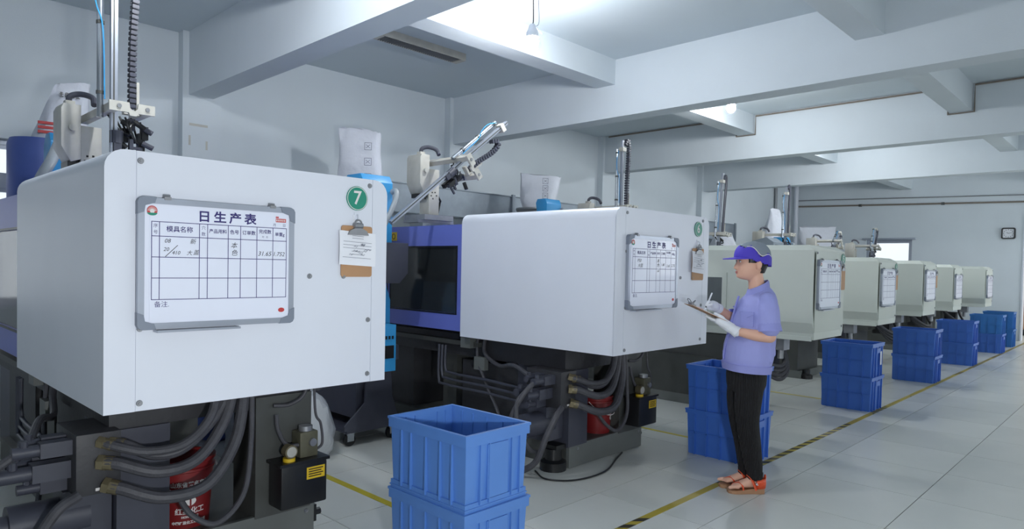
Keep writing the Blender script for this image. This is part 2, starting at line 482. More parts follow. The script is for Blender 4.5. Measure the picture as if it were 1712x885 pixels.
# wall pipes and conduits
M_CONDUIT = mat('brown_conduit', (128, 118, 108), 0.6, var=0.1)
def pipe(label, pts, r, m=M_STEEL, n=10, clamps=()):
    t = thing('wall_pipe', label, 'pipe', pts[0])
    o = Vector(pts[0])
    MB().tube([Vector(p) - o for p in pts], r, n, 1).build('pipe_run', m, t, smooth=True)
    for c in clamps:
        c = Vector(c) - o
        MB().box(c.x - .04, c.x + .03, c.y - .03, c.y + .03, c.z - .03, c.z + .03).build('clamp', M_DARK2, t)
    return t
pipe('thin upper conduit running across the far end wall', [(XW - 0.02, 7.15, 3.33), (XW - 0.02, -1.5, 3.12)], 0.012, M_STEEL)
pipe('thicker rusty conduit below another on the far end wall', [(XW - 0.035, 7.15, 3.17), (XW - 0.035, -1.5, 2.97)], 0.02, M_CONDUIT, clamps=[(XW - .03, 5.6, 3.13), (XW - .03, 3.8, 3.09)])
pipe('white vertical drainpipe in the far left corner', [(XW - 0.12, 7.17, 0.0), (XW - 0.12, 7.17, 3.74)], 0.055, M_WHITE)
pipe('dark vertical conduit left of the white corner drainpipe', [(17.2, 7.25, 0.0), (17.2, 7.25, 3.7)], 0.035, M_STEEL, clamps=[(17.2, 7.24, 2.9)])

pipe('thin brown conduit along the top of the second long ceiling beam', [(9.725, 7.1, 3.725), (9.725, 4.735, 3.725), (9.725, 4.735, 3.455), (9.725, 4.44, 3.455), (9.725, 4.44, 3.725), (9.725, 1.99, 3.725), (9.725, 1.99, 3.405), (9.725, 1.715, 3.405), (9.725, 1.715, 3.725), (9.725, -0.9, 3.725)], 0.011, M_CONDUIT, 8)
tag(MB().tube([(3.50, 3.12, .008), (3.42, 2.95, .008), (3.55, 2.80, .008), (3.85, 2.78, .008), (4.2, 2.92, .008), (4.35, 2.98, .008)], .006, 6, 8).build('power_cable', M_BLACK, smooth=True), 'thin black cable looping on the floor before the machine numbered 6', 'cable')

# floor tape
tag(MB().box(2.6, 18.2, 2.085, 2.135, 0.0, 0.0012).build('floor_tape', M_TAPE), 'long yellow and black hazard tape line running the length of the aisle floor', 'floor tape')
tag(MB().box(2.362, 2.412, 2.75, 4.6, 0.0, 0.0012).build('floor_tape', M_TAPEY), 'short plain yellow floor tape between the machines numbered 7 and 6', 'floor tape')
tag(MB().box(5.175, 5.215, 2.75, 4.2, 0.0, 0.0012).build('floor_tape', M_TAPEY), 'worn yellow floor tape past the machine numbered 6, left of the person', 'floor tape')
tag(MB().box(7.9, 7.94, 2.7, 4.2, 0.0, 0.0012).build('floor_tape', M_TAPEY), 'faint yellow floor tape behind the blue crates past the person', 'floor tape')

# ------------------------------------------------------------------ bulbs and ceiling lamp
def bulb(loc, label):
    t = thing('light_bulb', label, 'light bulb', loc, group='bare bulbs')
    MB().sphere((0, 0, 0), 0.055, 1, 1, 1.15, 16, 10).build('glass_bulb', M_BULB, t, smooth=True)
    MB().lathe([(0.050, 0.042), (0.052, 0.075), (0.036, 0.105), (0.03, 0.135), (0.018, 0.15)], n=18).build('socket', M_WHITE, t, smooth=True)  # socket widened beyond its real size to shade the ceiling above the bulb
    MB().tube([(0, 0, 0.15), (0.02, 0.01, 0.2), (0.0, 0, ZC - loc[2])], 0.005, 6).build('cable', M_BLACK, t)
    MB().box(-0.05, 0.05, -0.03, 0.03, ZC - loc[2] - 0.02, ZC - loc[2]).build('ceiling_plate', M_GREYPL, t)
    MB().tube([(0.06, 0, ZC - loc[2]), (0.09, 0.01, .2), (0.07, 0.02, .15), (0.12, 0.0, .1)], 0.003, 5).build('loose_wire', M_GREYPL, t)
bulb((4.17, 3.85, 3.30), 'nearest glaring bare bulb hanging beside the white ceiling beam')
bulb((7.93, 3.94, 3.45), 'second bare bulb glaring just below the long ceiling beam')
bulb((11.45, 3.95, 3.45), 'third bare bulb hidden behind the far ceiling beams')
bulb((13.95, 3.95, 3.42), 'added unseen bulb in the farthest bay, lighting the far end wall')  # invented bulb, added out of sight to brighten the far end wall
bulb((1.35, 3.55, 3.34), 'bare bulb in the ceiling bay above the machine numbered 7')

fx = thing('ceiling_lamp', 'unlit louvred fluorescent ceiling lamp above the machines', 'ceiling lamp', (3.86, 5.58, ZC - 0.075))
mb = MB(); mb.box(0.0, 1.12, 0, 0.17, 0.055, 0.075); mb.box(0.0, 1.12, 0.0, 0.012, 0.0, 0.055); mb.box(0, 1.12, 0.158, 0.17, 0, 0.055)
mb.build('housing', M_IVORY, fx)
for x0 in (0.0, 1.06): bx('end_cap', M_IVORY, fx, x0, x0 + 0.06, 0.012, 0.158, -0.004, 0.055)
sl = MB().box(0, 0.006, 0.014, 0.156, -0.004, 0.045).mesh('louvre_slat')
for k in range(36): o = link('louvre_slat', sl, M_STEEL, fx); o.location = (0.075 + k * 0.0272, 0, 0)
MB().cyl((0.07, 0.085, 0.045), (1.05, 0.085, 0.045), 0.009, n=8).build('tube_lamp', M_WHITE, fx)

# clock on the far wall
ck = thing('wall_clock', 'square black-framed clock with white dial on the far end wall', 'clock', (XW, 2.53, 2.37))
def rrect(w, h, r, n=5, cx=0, cz=0):
    out = []
    for (sx, sz, a0) in ((1, 1, 0), (-1, 1, PI / 2), (-1, -1, PI), (1, -1, 1.5 * PI)):
        for k in range(n + 1):
            a = a0 + (PI / 2) * k / n
            out.append((cx + sx * (w / 2 - r) + r * math.cos(a), cz + sz * (h / 2 - r) + r * math.sin(a)))
    return out
def frame_prism(mb, outer, inner, axis, a0, a1):
    n = len(outer)
    def P(p, a):
        if axis == 'x': return (a, p[0], p[1])
        if axis == 'y': return (p[0], a, p[1])
        return (p[0], p[1], a)
    vs = [P(p, a0) for p in outer] + [P(p, a0) for p in inner] + [P(p, a1) for p in outer] + [P(p, a1) for p in inner]
    fs = []
    for i in range(n):
        j = (i + 1) % n
        fs += [(i, j, n + j, n + i), (2 * n + i, 3 * n + i, 3 * n + j, 2 * n + j), (i, 2 * n + i, 2 * n + j, j), (n + i, n + j, 3 * n + j, 3 * n + i)]
    return mb.add(vs, fs)
mb = MB(); frame_prism(mb, rrect(0.26, 0.25, 0.04), rrect(0.205, 0.195, 0.025), 'x', -0.04, 0.0); mb.build('frame', M_BLACK, ck)
MB().prism(rrect(0.21, 0.2, 0.025), 'x', -0.02, -0.001).build('dial', M_PAPER, ck)
hd = MB()
def xr(p, q, w):
    d = Vector((q[0] - p[0], q[1] - p[1])); n = Vector((-d.y, d.x)).normalized() * w
    hd.prism([(p[0] - n.x, p[1] - n.y), (q[0] - n.x, q[1] - n.y), (q[0] + n.x, q[1] + n.y), (p[0] + n.x, p[1] + n.y)], 'x', -0.024, -0.022)
xr((0, 0), (0.035, 0.022), 0.004); xr((0, 0), (-0.066, 0.012), 0.003)
hd.build('hands', M_BLACK, ck)
for k in range(12):
    a = k * PI / 6
    cxk, czk = 0.085 * math.sin(a), 0.08 * math.cos(a)
    MB().box(-0.0225, -0.0205, cxk - .005, cxk + .005, czk - .009, czk + .009).build('hour_mark', M_BLACK, ck)

# galvanised cable duct along the machine-side wall
du = thing('cable_duct', 'grey galvanised cable duct running along the rear wall behind the machines', 'cable duct', (4.75, 6.86, 2.08))
k = 0; x = 0.0
while x < 8.2:
    w = 2.35
    bx('duct_panel', M_GALV, du, x + 0.004, x + w - 0.004, 0, 0.2, 0.0, 0.36)
    bx('duct_flange', M_GALV, du, x + w - 0.05, x + w + 0.01, -0.03, 0.0, -0.02, 0.385)
    bx('duct_stand', M_GALV, du, x + w - 0.045, x + w - 0.005, 0.05, 0.1, -2.08, 0.0)
    x += w
bx('duct_lip', M_GALV, du, 0, 9.4, -0.02, 0.0, 0.352, 0.365)

# ================================================================== MOULDING MACHINES
def screw_mesh():
    mb = MB(); mb.cyl((0, 0, 0), (0, -0.006, 0), 0.012, 0.010, 10); mb.cyl((0, -0.006, 0), (0, -0.009, 0), 0.006, 0.005, 8)
    me = mb.mesh('screw'); me.materials.append(M_STEEL); return me
SCREW = screw_mesh()
def screw(parent, x, y, z, name='screw'):
    o = link(name, SCREW, M_STEEL, parent); o.location = (x, y, z); return o

def number_disc(root, x, z, digit, dy=0.0):
    mb = MB(); mb.cyl((x, dy - 0.001, z), (x, dy - 0.006, z), 0.056, n=32); d = mb.build('number_disc', M_GREEN, root, smooth=True)
    mb = MB(); n = 40
    vs = []; fs = []
    for i in range(n):
        a = 2 * PI * i / n
        for r in (0.0505, 0.0535): vs.append((x + r * math.cos(a), -0.0066, z + r * math.sin(a)))
    vs = [(v[0], v[1] + dy, v[2]) for v in vs]
    for i in range(n):
        j = (i + 1) % n; fs.append((2 * i, 2 * i + 1, 2 * j + 1, 2 * j))
    mb.add(vs, fs)
    text_into(mb, digit, 0.088, x, dy - 0.0067, z, bold=0.0012)
    mb.build('numeral', M_WHITEPRINT, d)
    d['label'] = 'green disc with a white numeral'

def hose(root, pts, r, name='hose', m=M_RUBBER, fit=True):
    h = MB().tube(pts, r, 10, 7).build(name, m, root, smooth=True)
    if fit:
        p0 = Vector(pts[0]); d = (Vector(pts[1]) - p0).normalized()
        mb = MB(); mb.cyl(p0 - d * 0.01, p0 + d * 0.016, r * 1.3, n=6); mb.cyl(p0 + d * 0.016, p0 + d * 0.05, r * 1.12, n=12)
        mb.build('hose_fitting', M_BRASS, h)
    return h

WA, LA, ZB, ZT = 1.205, 1.46, 0.875, 1.83
def machine_a(loc, label, digit):
    root = thing('injection_molding_machine', label, 'machine', loc)
    # guard: rounded top corners, open seams on the front
    r = 0.07; prof = [(0, ZB), (WA, ZB)]
    for k in range(7):
        a = (PI / 2) * k / 6; prof.append((WA - r + r * math.cos(a), ZT - r + r * math.sin(a)))
    for k in range(7):
        a = PI / 2 + (PI / 2) * k / 6; prof.append((r + r * math.cos(a), ZT - r + r * math.sin(a)))
    g = MB().prism(prof, 'y', 0.004, LA)
    # small lip returning at the bottom
    gd = g.build('clamp_guard', M_WHITE, root, smooth=True)
    pr2 = []
    for (px, pz) in prof: pr2.append((px, pz))
    xa, xb = 0.105, WA - 0.085
    MB().prism([(xa, ZB + .001), (xb, ZB + .001), (xb, ZT), (xa, ZT)], 'y', 0.0, 0.006).build('front_panel', M_WHITE, root)
    lp = [(0, ZB), (xa - .003, ZB), (xa - .003, ZT)] + [p for p in prof if p[0] <= r + 1e-6 and p[1] > ZB + .01]
    MB().prism(lp, 'y', 0.0, 0.006).build('edge_panel', M_WHITE, root)
    rp = [(xb + .003, ZB), (WA, ZB)] + [p for p in prof if p[0] >= WA - r - 1e-6 and p[1] > ZB + .01] + [(xb + .003, ZT)]
    MB().prism(rp, 'y', 0.0, 0.006).build('edge_panel', M_WHITE, root)
    for (sx, sz) in ((0.118, ZB + .03), (0.118, 1.18), (0.118, 1.545), (0.118, ZT - .035), (WA - .1, ZB + .04), (WA - .1, 1.17), (WA - .1, ZT - .03), (0.80, 1.375), (0.97, 1.375)):
        screw(root, sx, 0.0, sz)
    number_disc(root, 1.035, ZT - 0.095, digit)
    st = bx('hook_sticker', M_PAPER, root, 1.016, 1.046, -0.004, 0.0, ZT - 0.212, ZT - 0.172)
    # sliding door with smoked pane on both sides
    y0, y1, za, zb = LA - 0.01, LA + 1.30, ZB + 0.035, ZT - 0.075
    for side, xx in ((-1, 0.02), (1, WA - 0.05)):
        wy0, wy1, wz0, wz1 = y0 + 0.09, y0 + 1.0, 1.05, 1.575
        f = MB(); frame_prism(f, [(y0, za), (y1, za), (y1, zb), (y0, zb)], [(wy0, wz0), (wy1, wz0), (wy1, wz1), (wy0, wz1)], 'x', xx, xx + 0.03)
        d = f.build('sliding_door', M_PERI, root)
        bx('door_pane', M_SMOKE, d, xx + 0.012, xx + 0.018, wy0, wy1, wz0, wz1)
        g = MB(); frame_prism(g, [(wy0 - .012, wz0 - .012), (wy1 + .012, wz0 - .012), (wy1 + .012, wz1 + .012), (wy0 - .012, wz1 + .012)], [(wy0, wz0), (wy1, wz0), (wy1, wz1), (wy0, wz1)], 'x', xx - 0.004, xx + 0.001)
        g.build('pane_gasket', M_BLACK, d)
        if side < 0:
            bx('warning_label', M_YELLOW, d, xx - 0.002, xx, y0 + .88, y0 + .97, zb - .12, zb - .045)
            w2 = MB(); w2.tube([(xx - .003, y0 + .925 + .022 * math.cos(a), zb - .082 + .022 * math.sin(a)) for a in [2 * PI * k / 12 for k in range(13)]], .003, 5, 1); w2.build('warning_symbol', M_BLACK, d)
            bx('warning_text_label', M_PAPER, d, xx - 0.002, xx, y0 + .985, y0 + 1.08, zb - .12, zb - .05)
            bx('warning_heading', M_RED, d, xx - 0.003, xx - .002, y0 + .985, y0 + 1.08, zb - .068, zb - .05)
    bx('door_roof', M_PERI, root, 0.05, WA - 0.05, y0, y1, zb - 0.03, zb)
    # mould platens seen through the pane
    bx('fixed_platen', M_SLATE, root, 0.2, WA - 0.2, LA + 0.75, LA + 1.0, 1.0, 1.7)
    bx('moving_platen', M_SLATE, root, 0.2, WA - 0.2, LA - 0.2, LA + 0.1, 1.0, 1.7)
    for (tx, tz) in ((0.32, 1.1), (WA - 0.32, 1.1), (0.32, 1.6), (WA - 0.32, 1.6)):
        MB().cyl((tx, LA - .3, tz), (tx, LA + 1.1, tz), 0.035, n=12).build('tie_bar', M_CHROME, root, smooth=True)
    # injection side
    bx('injection_housing', M_WHITE, root, 0.15, WA - 0.15, LA + 1.32, LA + 1.72, 0.92, 1.42)
    # bed and base
    bx('bed', M_DARK, root, 0.16, WA - 0.10, 0.52, LA + 1.72, 0.70, ZB - 0.004)
    bx('bed_flange', M_DARK2, root, 0.10, WA - 0.08, LA - 0.1, LA + 1.72, 0.79, 0.825)
    bx('plinth', M_DARK2, root, 0.2, 1.125, 0.53, LA + 1.72, 0.0, 0.155)
    bx('kick_plate', M_PLATE, root, 0.205, 1.125, 0.505, 0.53, 0.004, 0.165)
    for sx in (0.3, 1.08): screw(root, sx, 0.505, 0.13)
    bx('column', M_SLATE, root, 0.185, 0.40, 0.50, 1.0, 0.155, 0.70)
    c2 = MB(); c2.box(0.80, 1.10, 0.50, 0.512, 0.155, 0.76); c2.box(0.80, 0.815, 0.512, 0.75, 0.155, 0.70); c2.box(1.085, 1.10, 0.512, 0.75, .155, .70)
    c2.build('column', M_DARK2, root)
    bx('column', M_DARK2, root, 0.22, 0.42, LA + 0.28, LA + 0.45, 0.155, 0.70)
    bx('column', M_DARK2, root, 0.8, 1.0, LA + 0.28, LA + 0.45, 0.155, 0.70)
    bx('dark_filler', M_DARK, root, 0.215, 0.44, 1.02, LA + 0.2, 0.155, 0.66)  # dark box added inside the base so the recess under the machine looks dark
    bx('dark_filler', M_DARK, root, 0.25, 1.0, LA + 0.9, LA + 1.7, 0.155, 0.68)  # second dark box filling the shaded space below the bed
    # machine foot
    ft = MB(); ft.lathe([(0.095, 0), (0.095, 0.06), (0.06, 0.075), (0.06, 0.15)], (0.12, 0.58, 0), 18); ft.box(0.08, 0.21, 0.52, 0.64, 0.15, 0.18)
    ft.build('machine_foot', M_BLACK, root, smooth=True)
    ft = MB(); ft.box(1.125, 1.155, 0.53, 0.60, 0.05, 0.14); ft.cyl((1.155, 0.56, 0.09), (1.19, 0.56, 0.09), 0.02, n=8)
    ft.build('drain_cock', M_BLACK, root)
    # hydraulic valve block on the left
    vb = bx('valve_block', M_DARK, root, 0.02, 0.185, 0.44, 0.76, 0.46, 0.715, bevel=0.006)
    cx = 0.02
    for (yy, zz, L, rr) in ((0.52, 0.66, 0.20, 0.030), (0.62, 0.665, 0.16, 0.028), (0.55, 0.565, 0.24, 0.036), (0.67, 0.57, 0.2, 0.034), (0.6, 0.49, 0.17, 0.026)):
        v = MB(); v.box(cx - L * .55, cx, yy - rr, yy + rr, zz - rr, zz + rr); v.cyl((cx - L * .55, yy, zz), (cx - L, yy, zz), rr * .82, n=14)
        v.cyl((cx - L * .8, yy, zz + rr * .5), (cx - L * .8, yy, zz + rr * 1.5), rr * .5, n=10)
        v.build('valve', M_SLATE, vb, smooth=True)
    pm = MB(); pm.cyl((0.10, 0.62, 0.34), (-0.18, 0.62, 0.34), 0.085, n=20); pm.cyl((-0.18, 0.62, 0.34), (-0.24, 0.62, 0.34), 0.05, n=16); pm.box(0.0, 0.18, 0.55, 0.72, 0.22, 0.46)
    pm.build('pump', M_SLATE, root, smooth=True)
    lb = MB().box(0.09, 0.14, 0.438, 0.44, 0.475, 0.487).build('rating_tag', M_WHITEPRINT, vb)
    # hoses at the front
    yA = 0.40
    hose(root, [(0.11, 0.44, 0.675), (0.15, yA, 0.66), (0.26, 0.36, 0.625), (0.40, 0.34, 0.635), (0.52, 0.36, 0.73), (0.575, 0.40, 0.88)], 0.020)
    hose(root, [(0.15, 0.44, 0.66), (0.19, yA + .01, 0.655), (0.30, 0.38, 0.60), (0.42, 0.36, 0.62), (0.58, 0.40, 0.75), (0.63, 0.43, 0.88)], 0.024)
    hose(root, [(0.11, 0.44, 0.59), (0.16, yA, 0.585), (0.30, 0.34, 0.535), (0.46, 0.34, 0.56), (0.59, 0.38, 0.70), (0.66, 0.42, 0.88)], 0.026)
    hose(root, [(0.13, 0.44, 0.49), (0.18, yA, 0.475), (0.32, 0.34, 0.42), (0.50, 0.33, 0.44), (0.64, 0.37, 0.60), (0.70, 0.42, 0.80), (0.71, 0.44, 0.88)], 0.027)
    hose(root, [(0.40, 0.42, 0.40), (0.45, 0.36, 0.30), (0.55, 0.33, 0.255), (0.67, 0.34, 0.36), (0.72, 0.38, 0.58), (0.74, 0.42, 0.88)], 0.013, fit=False)
    # hoses at the left side
    hose(root, [(-0.16, 0.52, 0.66), (-0.25, 0.54, 0.58), (-0.30, 0.60, 0.42), (-0.24, 0.66, 0.25), (-0.05, 0.70, 0.18)], 0.017, fit=False)
    hose(root, [(-0.22, 0.55, 0.60), (-0.29, 0.56, 0.52), (-0.31, 0.52, 0.36), (-0.22, 0.50, 0.22), (-0.02, 0.6, 0.14)], 0.015, fit=False)
    hose(root, [(0.03, 0.44, 0.47), (-0.05, 0.42, 0.43), (-0.12, 0.44, 0.30), (-0.16, 0.5, 0.12), (-0.2, 0.62, 0.03)], 0.022, fit=False)
    hose(root, [(-0.10, 0.62, 0.68), (-0.02, 0.85, 0.72), (0.08, 1.1, 0.68), (0.12, 1.3, 0.75), (0.14, 1.32, 0.88)], 0.016, fit=False)
    hose(root, [(-0.05, 0.9, 0.02), (0.0, 1.0, 0.30), (0.06, 1.2, 0.5), (0.1, 1.36, 0.7), (0.12, 1.38, 0.9)], 0.012, fit=False)
    for q in range(3):
        hose(root, [(0.0, 0.8, 0.56 - .05 * q), (0.05, 1.2, 0.56 - .05 * q), (0.06, 1.62 + .04 * q, 0.56 - .05 * q), (0.06, 1.7 + .04 * q, 0.6 - .05 * q), (0.06, 1.7 + .04 * q, 0.78)], 0.011, 'pipe', M_SLATE, False)
    bx('terminal_box', M_PLATE, root, 0.06, 0.15, LA - 0.05, LA + 0.06, 0.78, 0.86); bx('connector_block', M_PLATE, root, 0.08, 0.12, LA - 0.2, LA - .08, 0.62, 0.72)
    # lubricator on the right column
    lu = bx('lubricator', M_BLACK, root, 0.865, 1.115, 0.36, 0.495, 0.215, 0.43, bevel=0.012)
    bx('lubricator_lid', M_BLACK, lu, 0.855, 1.125, 0.352, 0.50, 0.43, 0.445)
    bx('pump_head', M_PUMP, lu, 0.985, 1.085, 0.40, 0.49, 0.445, 0.575, bevel=0.008)
    pt = MB(); pt.cyl((1.035, 0.44, .575), (1.035, .44, .60), .035, n=14); pt.cyl((1.05, .40, .52), (1.05, .385, .52), .02, n=12); pt.build('pump_cap', M_STEEL, lu, smooth=True)
    gg = MB(); gg.cyl((0.925, 0.42, 0.495), (0.925, 0.375, 0.495), 0.033, n=20); gg.build('gauge', M_BRASS, lu, smooth=True)
    gg = MB(); gg.cyl((0.925, 0.376, 0.495), (0.925, 0.372, 0.495), 0.026, n=20); gg.build('gauge_dial', M_IVORY, lu)
    cp = MB(); cp.cyl((0.925, 0.40, 0.44), (0.925, 0.40, 0.462), 0.03, n=16); cp.build('filler_cap', M_YELLOW, lu, smooth=True)
    yl = MB(); yl.box(1.0, 1.10, 0.3585, 0.36, 0.345, 0.405); yl.build('caution_label', M_YELLOW, lu)
    ln = MB()
    for q in range(4): ln.box(1.01, 1.09 - .01 * (q % 2), 0.357, 0.3584, 0.392 - q * .012, 0.397 - q * .012)
    ln.build('caution_lines', M_BLACK, lu)
    hose(root, [(0.99, 0.42, 0.51), (0.93, 0.44, 0.52), (0.89, 0.45, 0.60), (0.89, 0.47, 0.67)], 0.010, fit=False)
    hose(root, [(1.085, 0.42, 0.47), (1.12, 0.42, 0.50), (1.115, 0.43, 0.60), (1.09, 0.44, 0.66), (1.09, 0.46, 0.87)], 0.007, fit=False)
    hose(root, [(0.88, 0.48, 0.715), (0.96, 0.46, 0.715), (1.03, 0.45, 0.76), (1.06, 0.45, 0.87)], 0.010, fit=False)
    hose(root, [(1.09, 0.47, 0.86), (1.12, 0.5, 0.78), (1.18, 0.55, 0.77), (1.2, 0.6, 0.86)], 0.012, fit=False)
    return root
M7 = machine_a((0.715, 2.70, 0), 'nearest white moulding machine, with the green disc numbered 7', '7')
ld = MB().prism([(2.72, 1.42), (2.92, 1.42), (2.92, 2.2), (2.86, 2.28), (2.76, 2.28), (2.72, 2.22)], 'x', 0.40, 0.54).build('material_loader', M_CYAN, M7, bevel=.006)
ld['label'] = 'cyan material loader'
MB().tube([(0.50, 2.70, 2.30), (0.44, 2.62, 2.22), (0.36, 2.50, 2.06), (0.28, 2.44, 1.9), (0.24, 2.42, 1.7)], .034, 12, 6).build('loader_tube', M_TUBE, M7, smooth=True)
MB().tube([(0.52, 2.60, 1.86), (0.49, 2.55, 1.9), (0.46, 2.52, 1.85)], .008, 6, 5).build('red_cable', M_RED, M7)
M6 = machine_a((3.525, 2.50, 0), 'white moulding machine the person faces, with the green disc numbered 6', '6')

def machine_b(loc, label, digit, w=0.83, zb=0.795, zt=1.66):
    root = thing('injection_molding_machine', label, 'machine', loc, group='cream moulding machines')
    L = 2.05; ch = 0.05
    prof = [(0.05, zb), (w - 0.03, zb), (w, zb + 0.05), (w, zt - ch), (w - ch, zt), (ch, zt), (0, zt - ch), (0, zb + 0.16), (0.045, zb + 0.06)]
    g = MB()
    n = len(prof)
    ring0 = [(p[0] + (0.0 if p[1] < zt - .01 else 0), 0.0 if p[1] < zt - ch - .001 else (0.0 if p[1] < zt - .001 else 0.07), p[1]) for p in prof]
    ring1 = [(p[0], L, p[1]) for p in prof]
    g.loft([ring0, ring1])
    g.build('clamp_guard', M_CREAM, root)
    bx('front_panel', M_CREAM, root, 0.04, w - 0.04, -0.006, 0.0, zb + 0.07, zt - ch - 0.01, bevel=0.002)
    bx('skirt_lip', M_CREAM, root, 0.035, 0.055, 0.02, L, zb - 0.012, zb + 0.03)
    # side door with small pane
    fy0, fy1 = 0.86, 1.72
    f = MB(); frame_prism(f, [(fy0, zb + .2), (fy1, zb + .2), (fy1, zt - .28), (fy0, zt - .28)], [(fy0 + .05, zb + .26), (fy1 - .05, zb + .26), (fy1 - .05, zt - .33), (fy0 + .05, zt - .33)], 'x', -0.012, 0.001)
    d = f.build('side_door', M_CREAM, root)
    bx('door_pane', M_SMOKE2, d, -0.006, -0.001, fy0 + .05, fy1 - .05, zb + .26, zt - .33)
    bx('knob', M_BLACK, root, -0.02, 0.0, 0.60, 0.62, zt - 0.2, zt - 0.18)
    for (sx, sz) in ((0.06, zt - .075), (w - .06, zt - .075), (w - .06, zb + .1)): screw(root, sx, -0.006, sz)
    bx('machine_body', M_CREAM, root, 0.1, w - 0.1, L, 2.98, zb + 0.05, zt - 0.25)
    bx('bed', M_DARK2, root, 0.02, w - 0.02, 0.75, 3.0, 0.52, zb - 0.02)
    bx('base_side', M_DARK2, root, -0.02, w - 0.1, 0.95, 3.0, 0.10, 0.52)
    bx('plinth', M_PLATE, root, -0.025, w, 0.90, 3.0, 0.0, 0.10)
    ft = MB(); ft.lathe([(0.08, 0), (0.08, 0.05), (0.05, 0.065), (0.05, 0.12)], (0.06, 0.86, 0), 16); ft.build('machine_foot', M_BLACK, root, smooth=True)
    bx('valve_block', M_DARK, root, 0.42, 0.62, 0.55, 0.8, 0.45, 0.66)
    for q in range(4):
        hose(root, [(0.12 + .03 * q, 0.82, zb + .02), (0.13 + .03 * q, 0.6, 0.60 - .04 * q), (0.25 + .03 * q, 0.45, 0.48 - .05 * q), (0.42 + .03 * q, 0.42, 0.50 - .03 * q), (0.52 + .03 * q, 0.5, 0.62), (0.54 + .03 * q, 0.55, zb + .02)], 0.022 - .002 * (q % 2), fit=False)
    pm = MB(); pm.box(0.1, 0.24, 0.3, 0.42, zb - .13, zb); pm.cyl((0.17, 0.36, zb - .13), (0.17, 0.36, zb - .22), .03, n=10); pm.build('lubricator', M_STEEL, root)
    if digit: number_disc(root, w - 0.068, zt - 0.12, digit, -0.006)
    return root
B_SPECS = [(6.50, 2.36, '5', 'nearest cream moulding machine behind the person, with the green disc numbered 5', 0.83, 0.79, 1.69),
           (9.20, 2.56, '4', 'second cream moulding machine, right after the one numbered 5', 0.80, 0.78, 1.63),
           (11.63, 2.62, None, 'third cream moulding machine in the receding row', 0.80, 0.80, 1.635),
           (14.07, 2.70, None, 'fourth cream moulding machine in the row, next to the last', 0.73, 0.79, 1.61),
           (15.82, 2.505, None, 'last cream moulding machine, nearest the far end wall', 0.74, 0.815, 1.60)]
MBs = [machine_b((x, y, 0), lb, dg, w, zb, zt) for (x, y, dg, lb, w, zb, zt) in B_SPECS]

# ------------------------------------------------------------------ whiteboards
BW, BH = 0.61, 0.485
COLS = [.076, .12, .356, .406, .538, .62, .731, .844, .942]
ROWS = [.18, .29, .45, .61, .775]
def board_prints():
    g = MB(); y = -0.0226
    X = lambda u: u * BW
    Z = lambda v: (1 - v) * BH
    for i, u in enumerate(COLS):
        ribbon(g, [(X(u), Z(ROWS[0])), (X(u), Z(ROWS[-1]))], 0.0026, y)
    for v in ROWS: ribbon(g, [(X(COLS[0]), Z(v)), (X(COLS[-1]), Z(v))], 0.0026, y - 0.00005)
    HEADS = []
    def text_into_(nm, c, sz, x, y, z, **kw):
        t = MB(); text_into(t, c, sz, x, y, z, **kw); HEADS.append((nm, t.mesh(nm, fix=False)))
    for k, c in enumerate('日生产表'): text_into_('title_character', c, 0.046, X(.385 + .1 * k), y, Z(.125), bold=0.0012, sx=1.1)
    hd = [('模具名称', .238, .024), ('产品用料', .472, .0175), ('色号', .579, .0185), ('订单数', .676, .0185), ('单重g', .893, .0175)]
    for s, u, sz in hd: text_into_('column_heading', s, sz, X(u), y, Z(.235), bold=0.0003)
    text_into_('column_heading', '完成数', .018, X(.788), y, Z(.218), bold=.0003); text_into_('column_heading', '时   日', .009, X(.788), y, Z(.262))
    for s, u in (('序', .098), ('穴', .381)): text_into_('column_heading', s, .016, X(u), y, Z(.213))
    for s, u in (('号', .098), ('数', .381)): text_into_('column_heading', s, .016, X(u), y, Z(.262))
    text_into_('column_heading', '月', .014, X(.855), y, Z(.155)); text_into_('column_heading', '日', .014, X(.925), y, Z(.155))
    text_into_('column_heading', '备注.', .024, X(.135), y, Z(.815))
    return g.mesh('printed_grid', fix=False), HEADS
GRID_ME, HEAD_ME = board_prints()
def board_frame_mesh():
    mb = MB(); frame_prism(mb, rrect(BW, BH, 0.02, cx=BW / 2, cz=BH / 2), rrect(BW - 0.044, BH - 0.044, 0.004, cx=BW / 2, cz=BH / 2), 'y', -0.024, 0.0)
    return mb.mesh('frame')
FRAME_ME = board_frame_mesh()
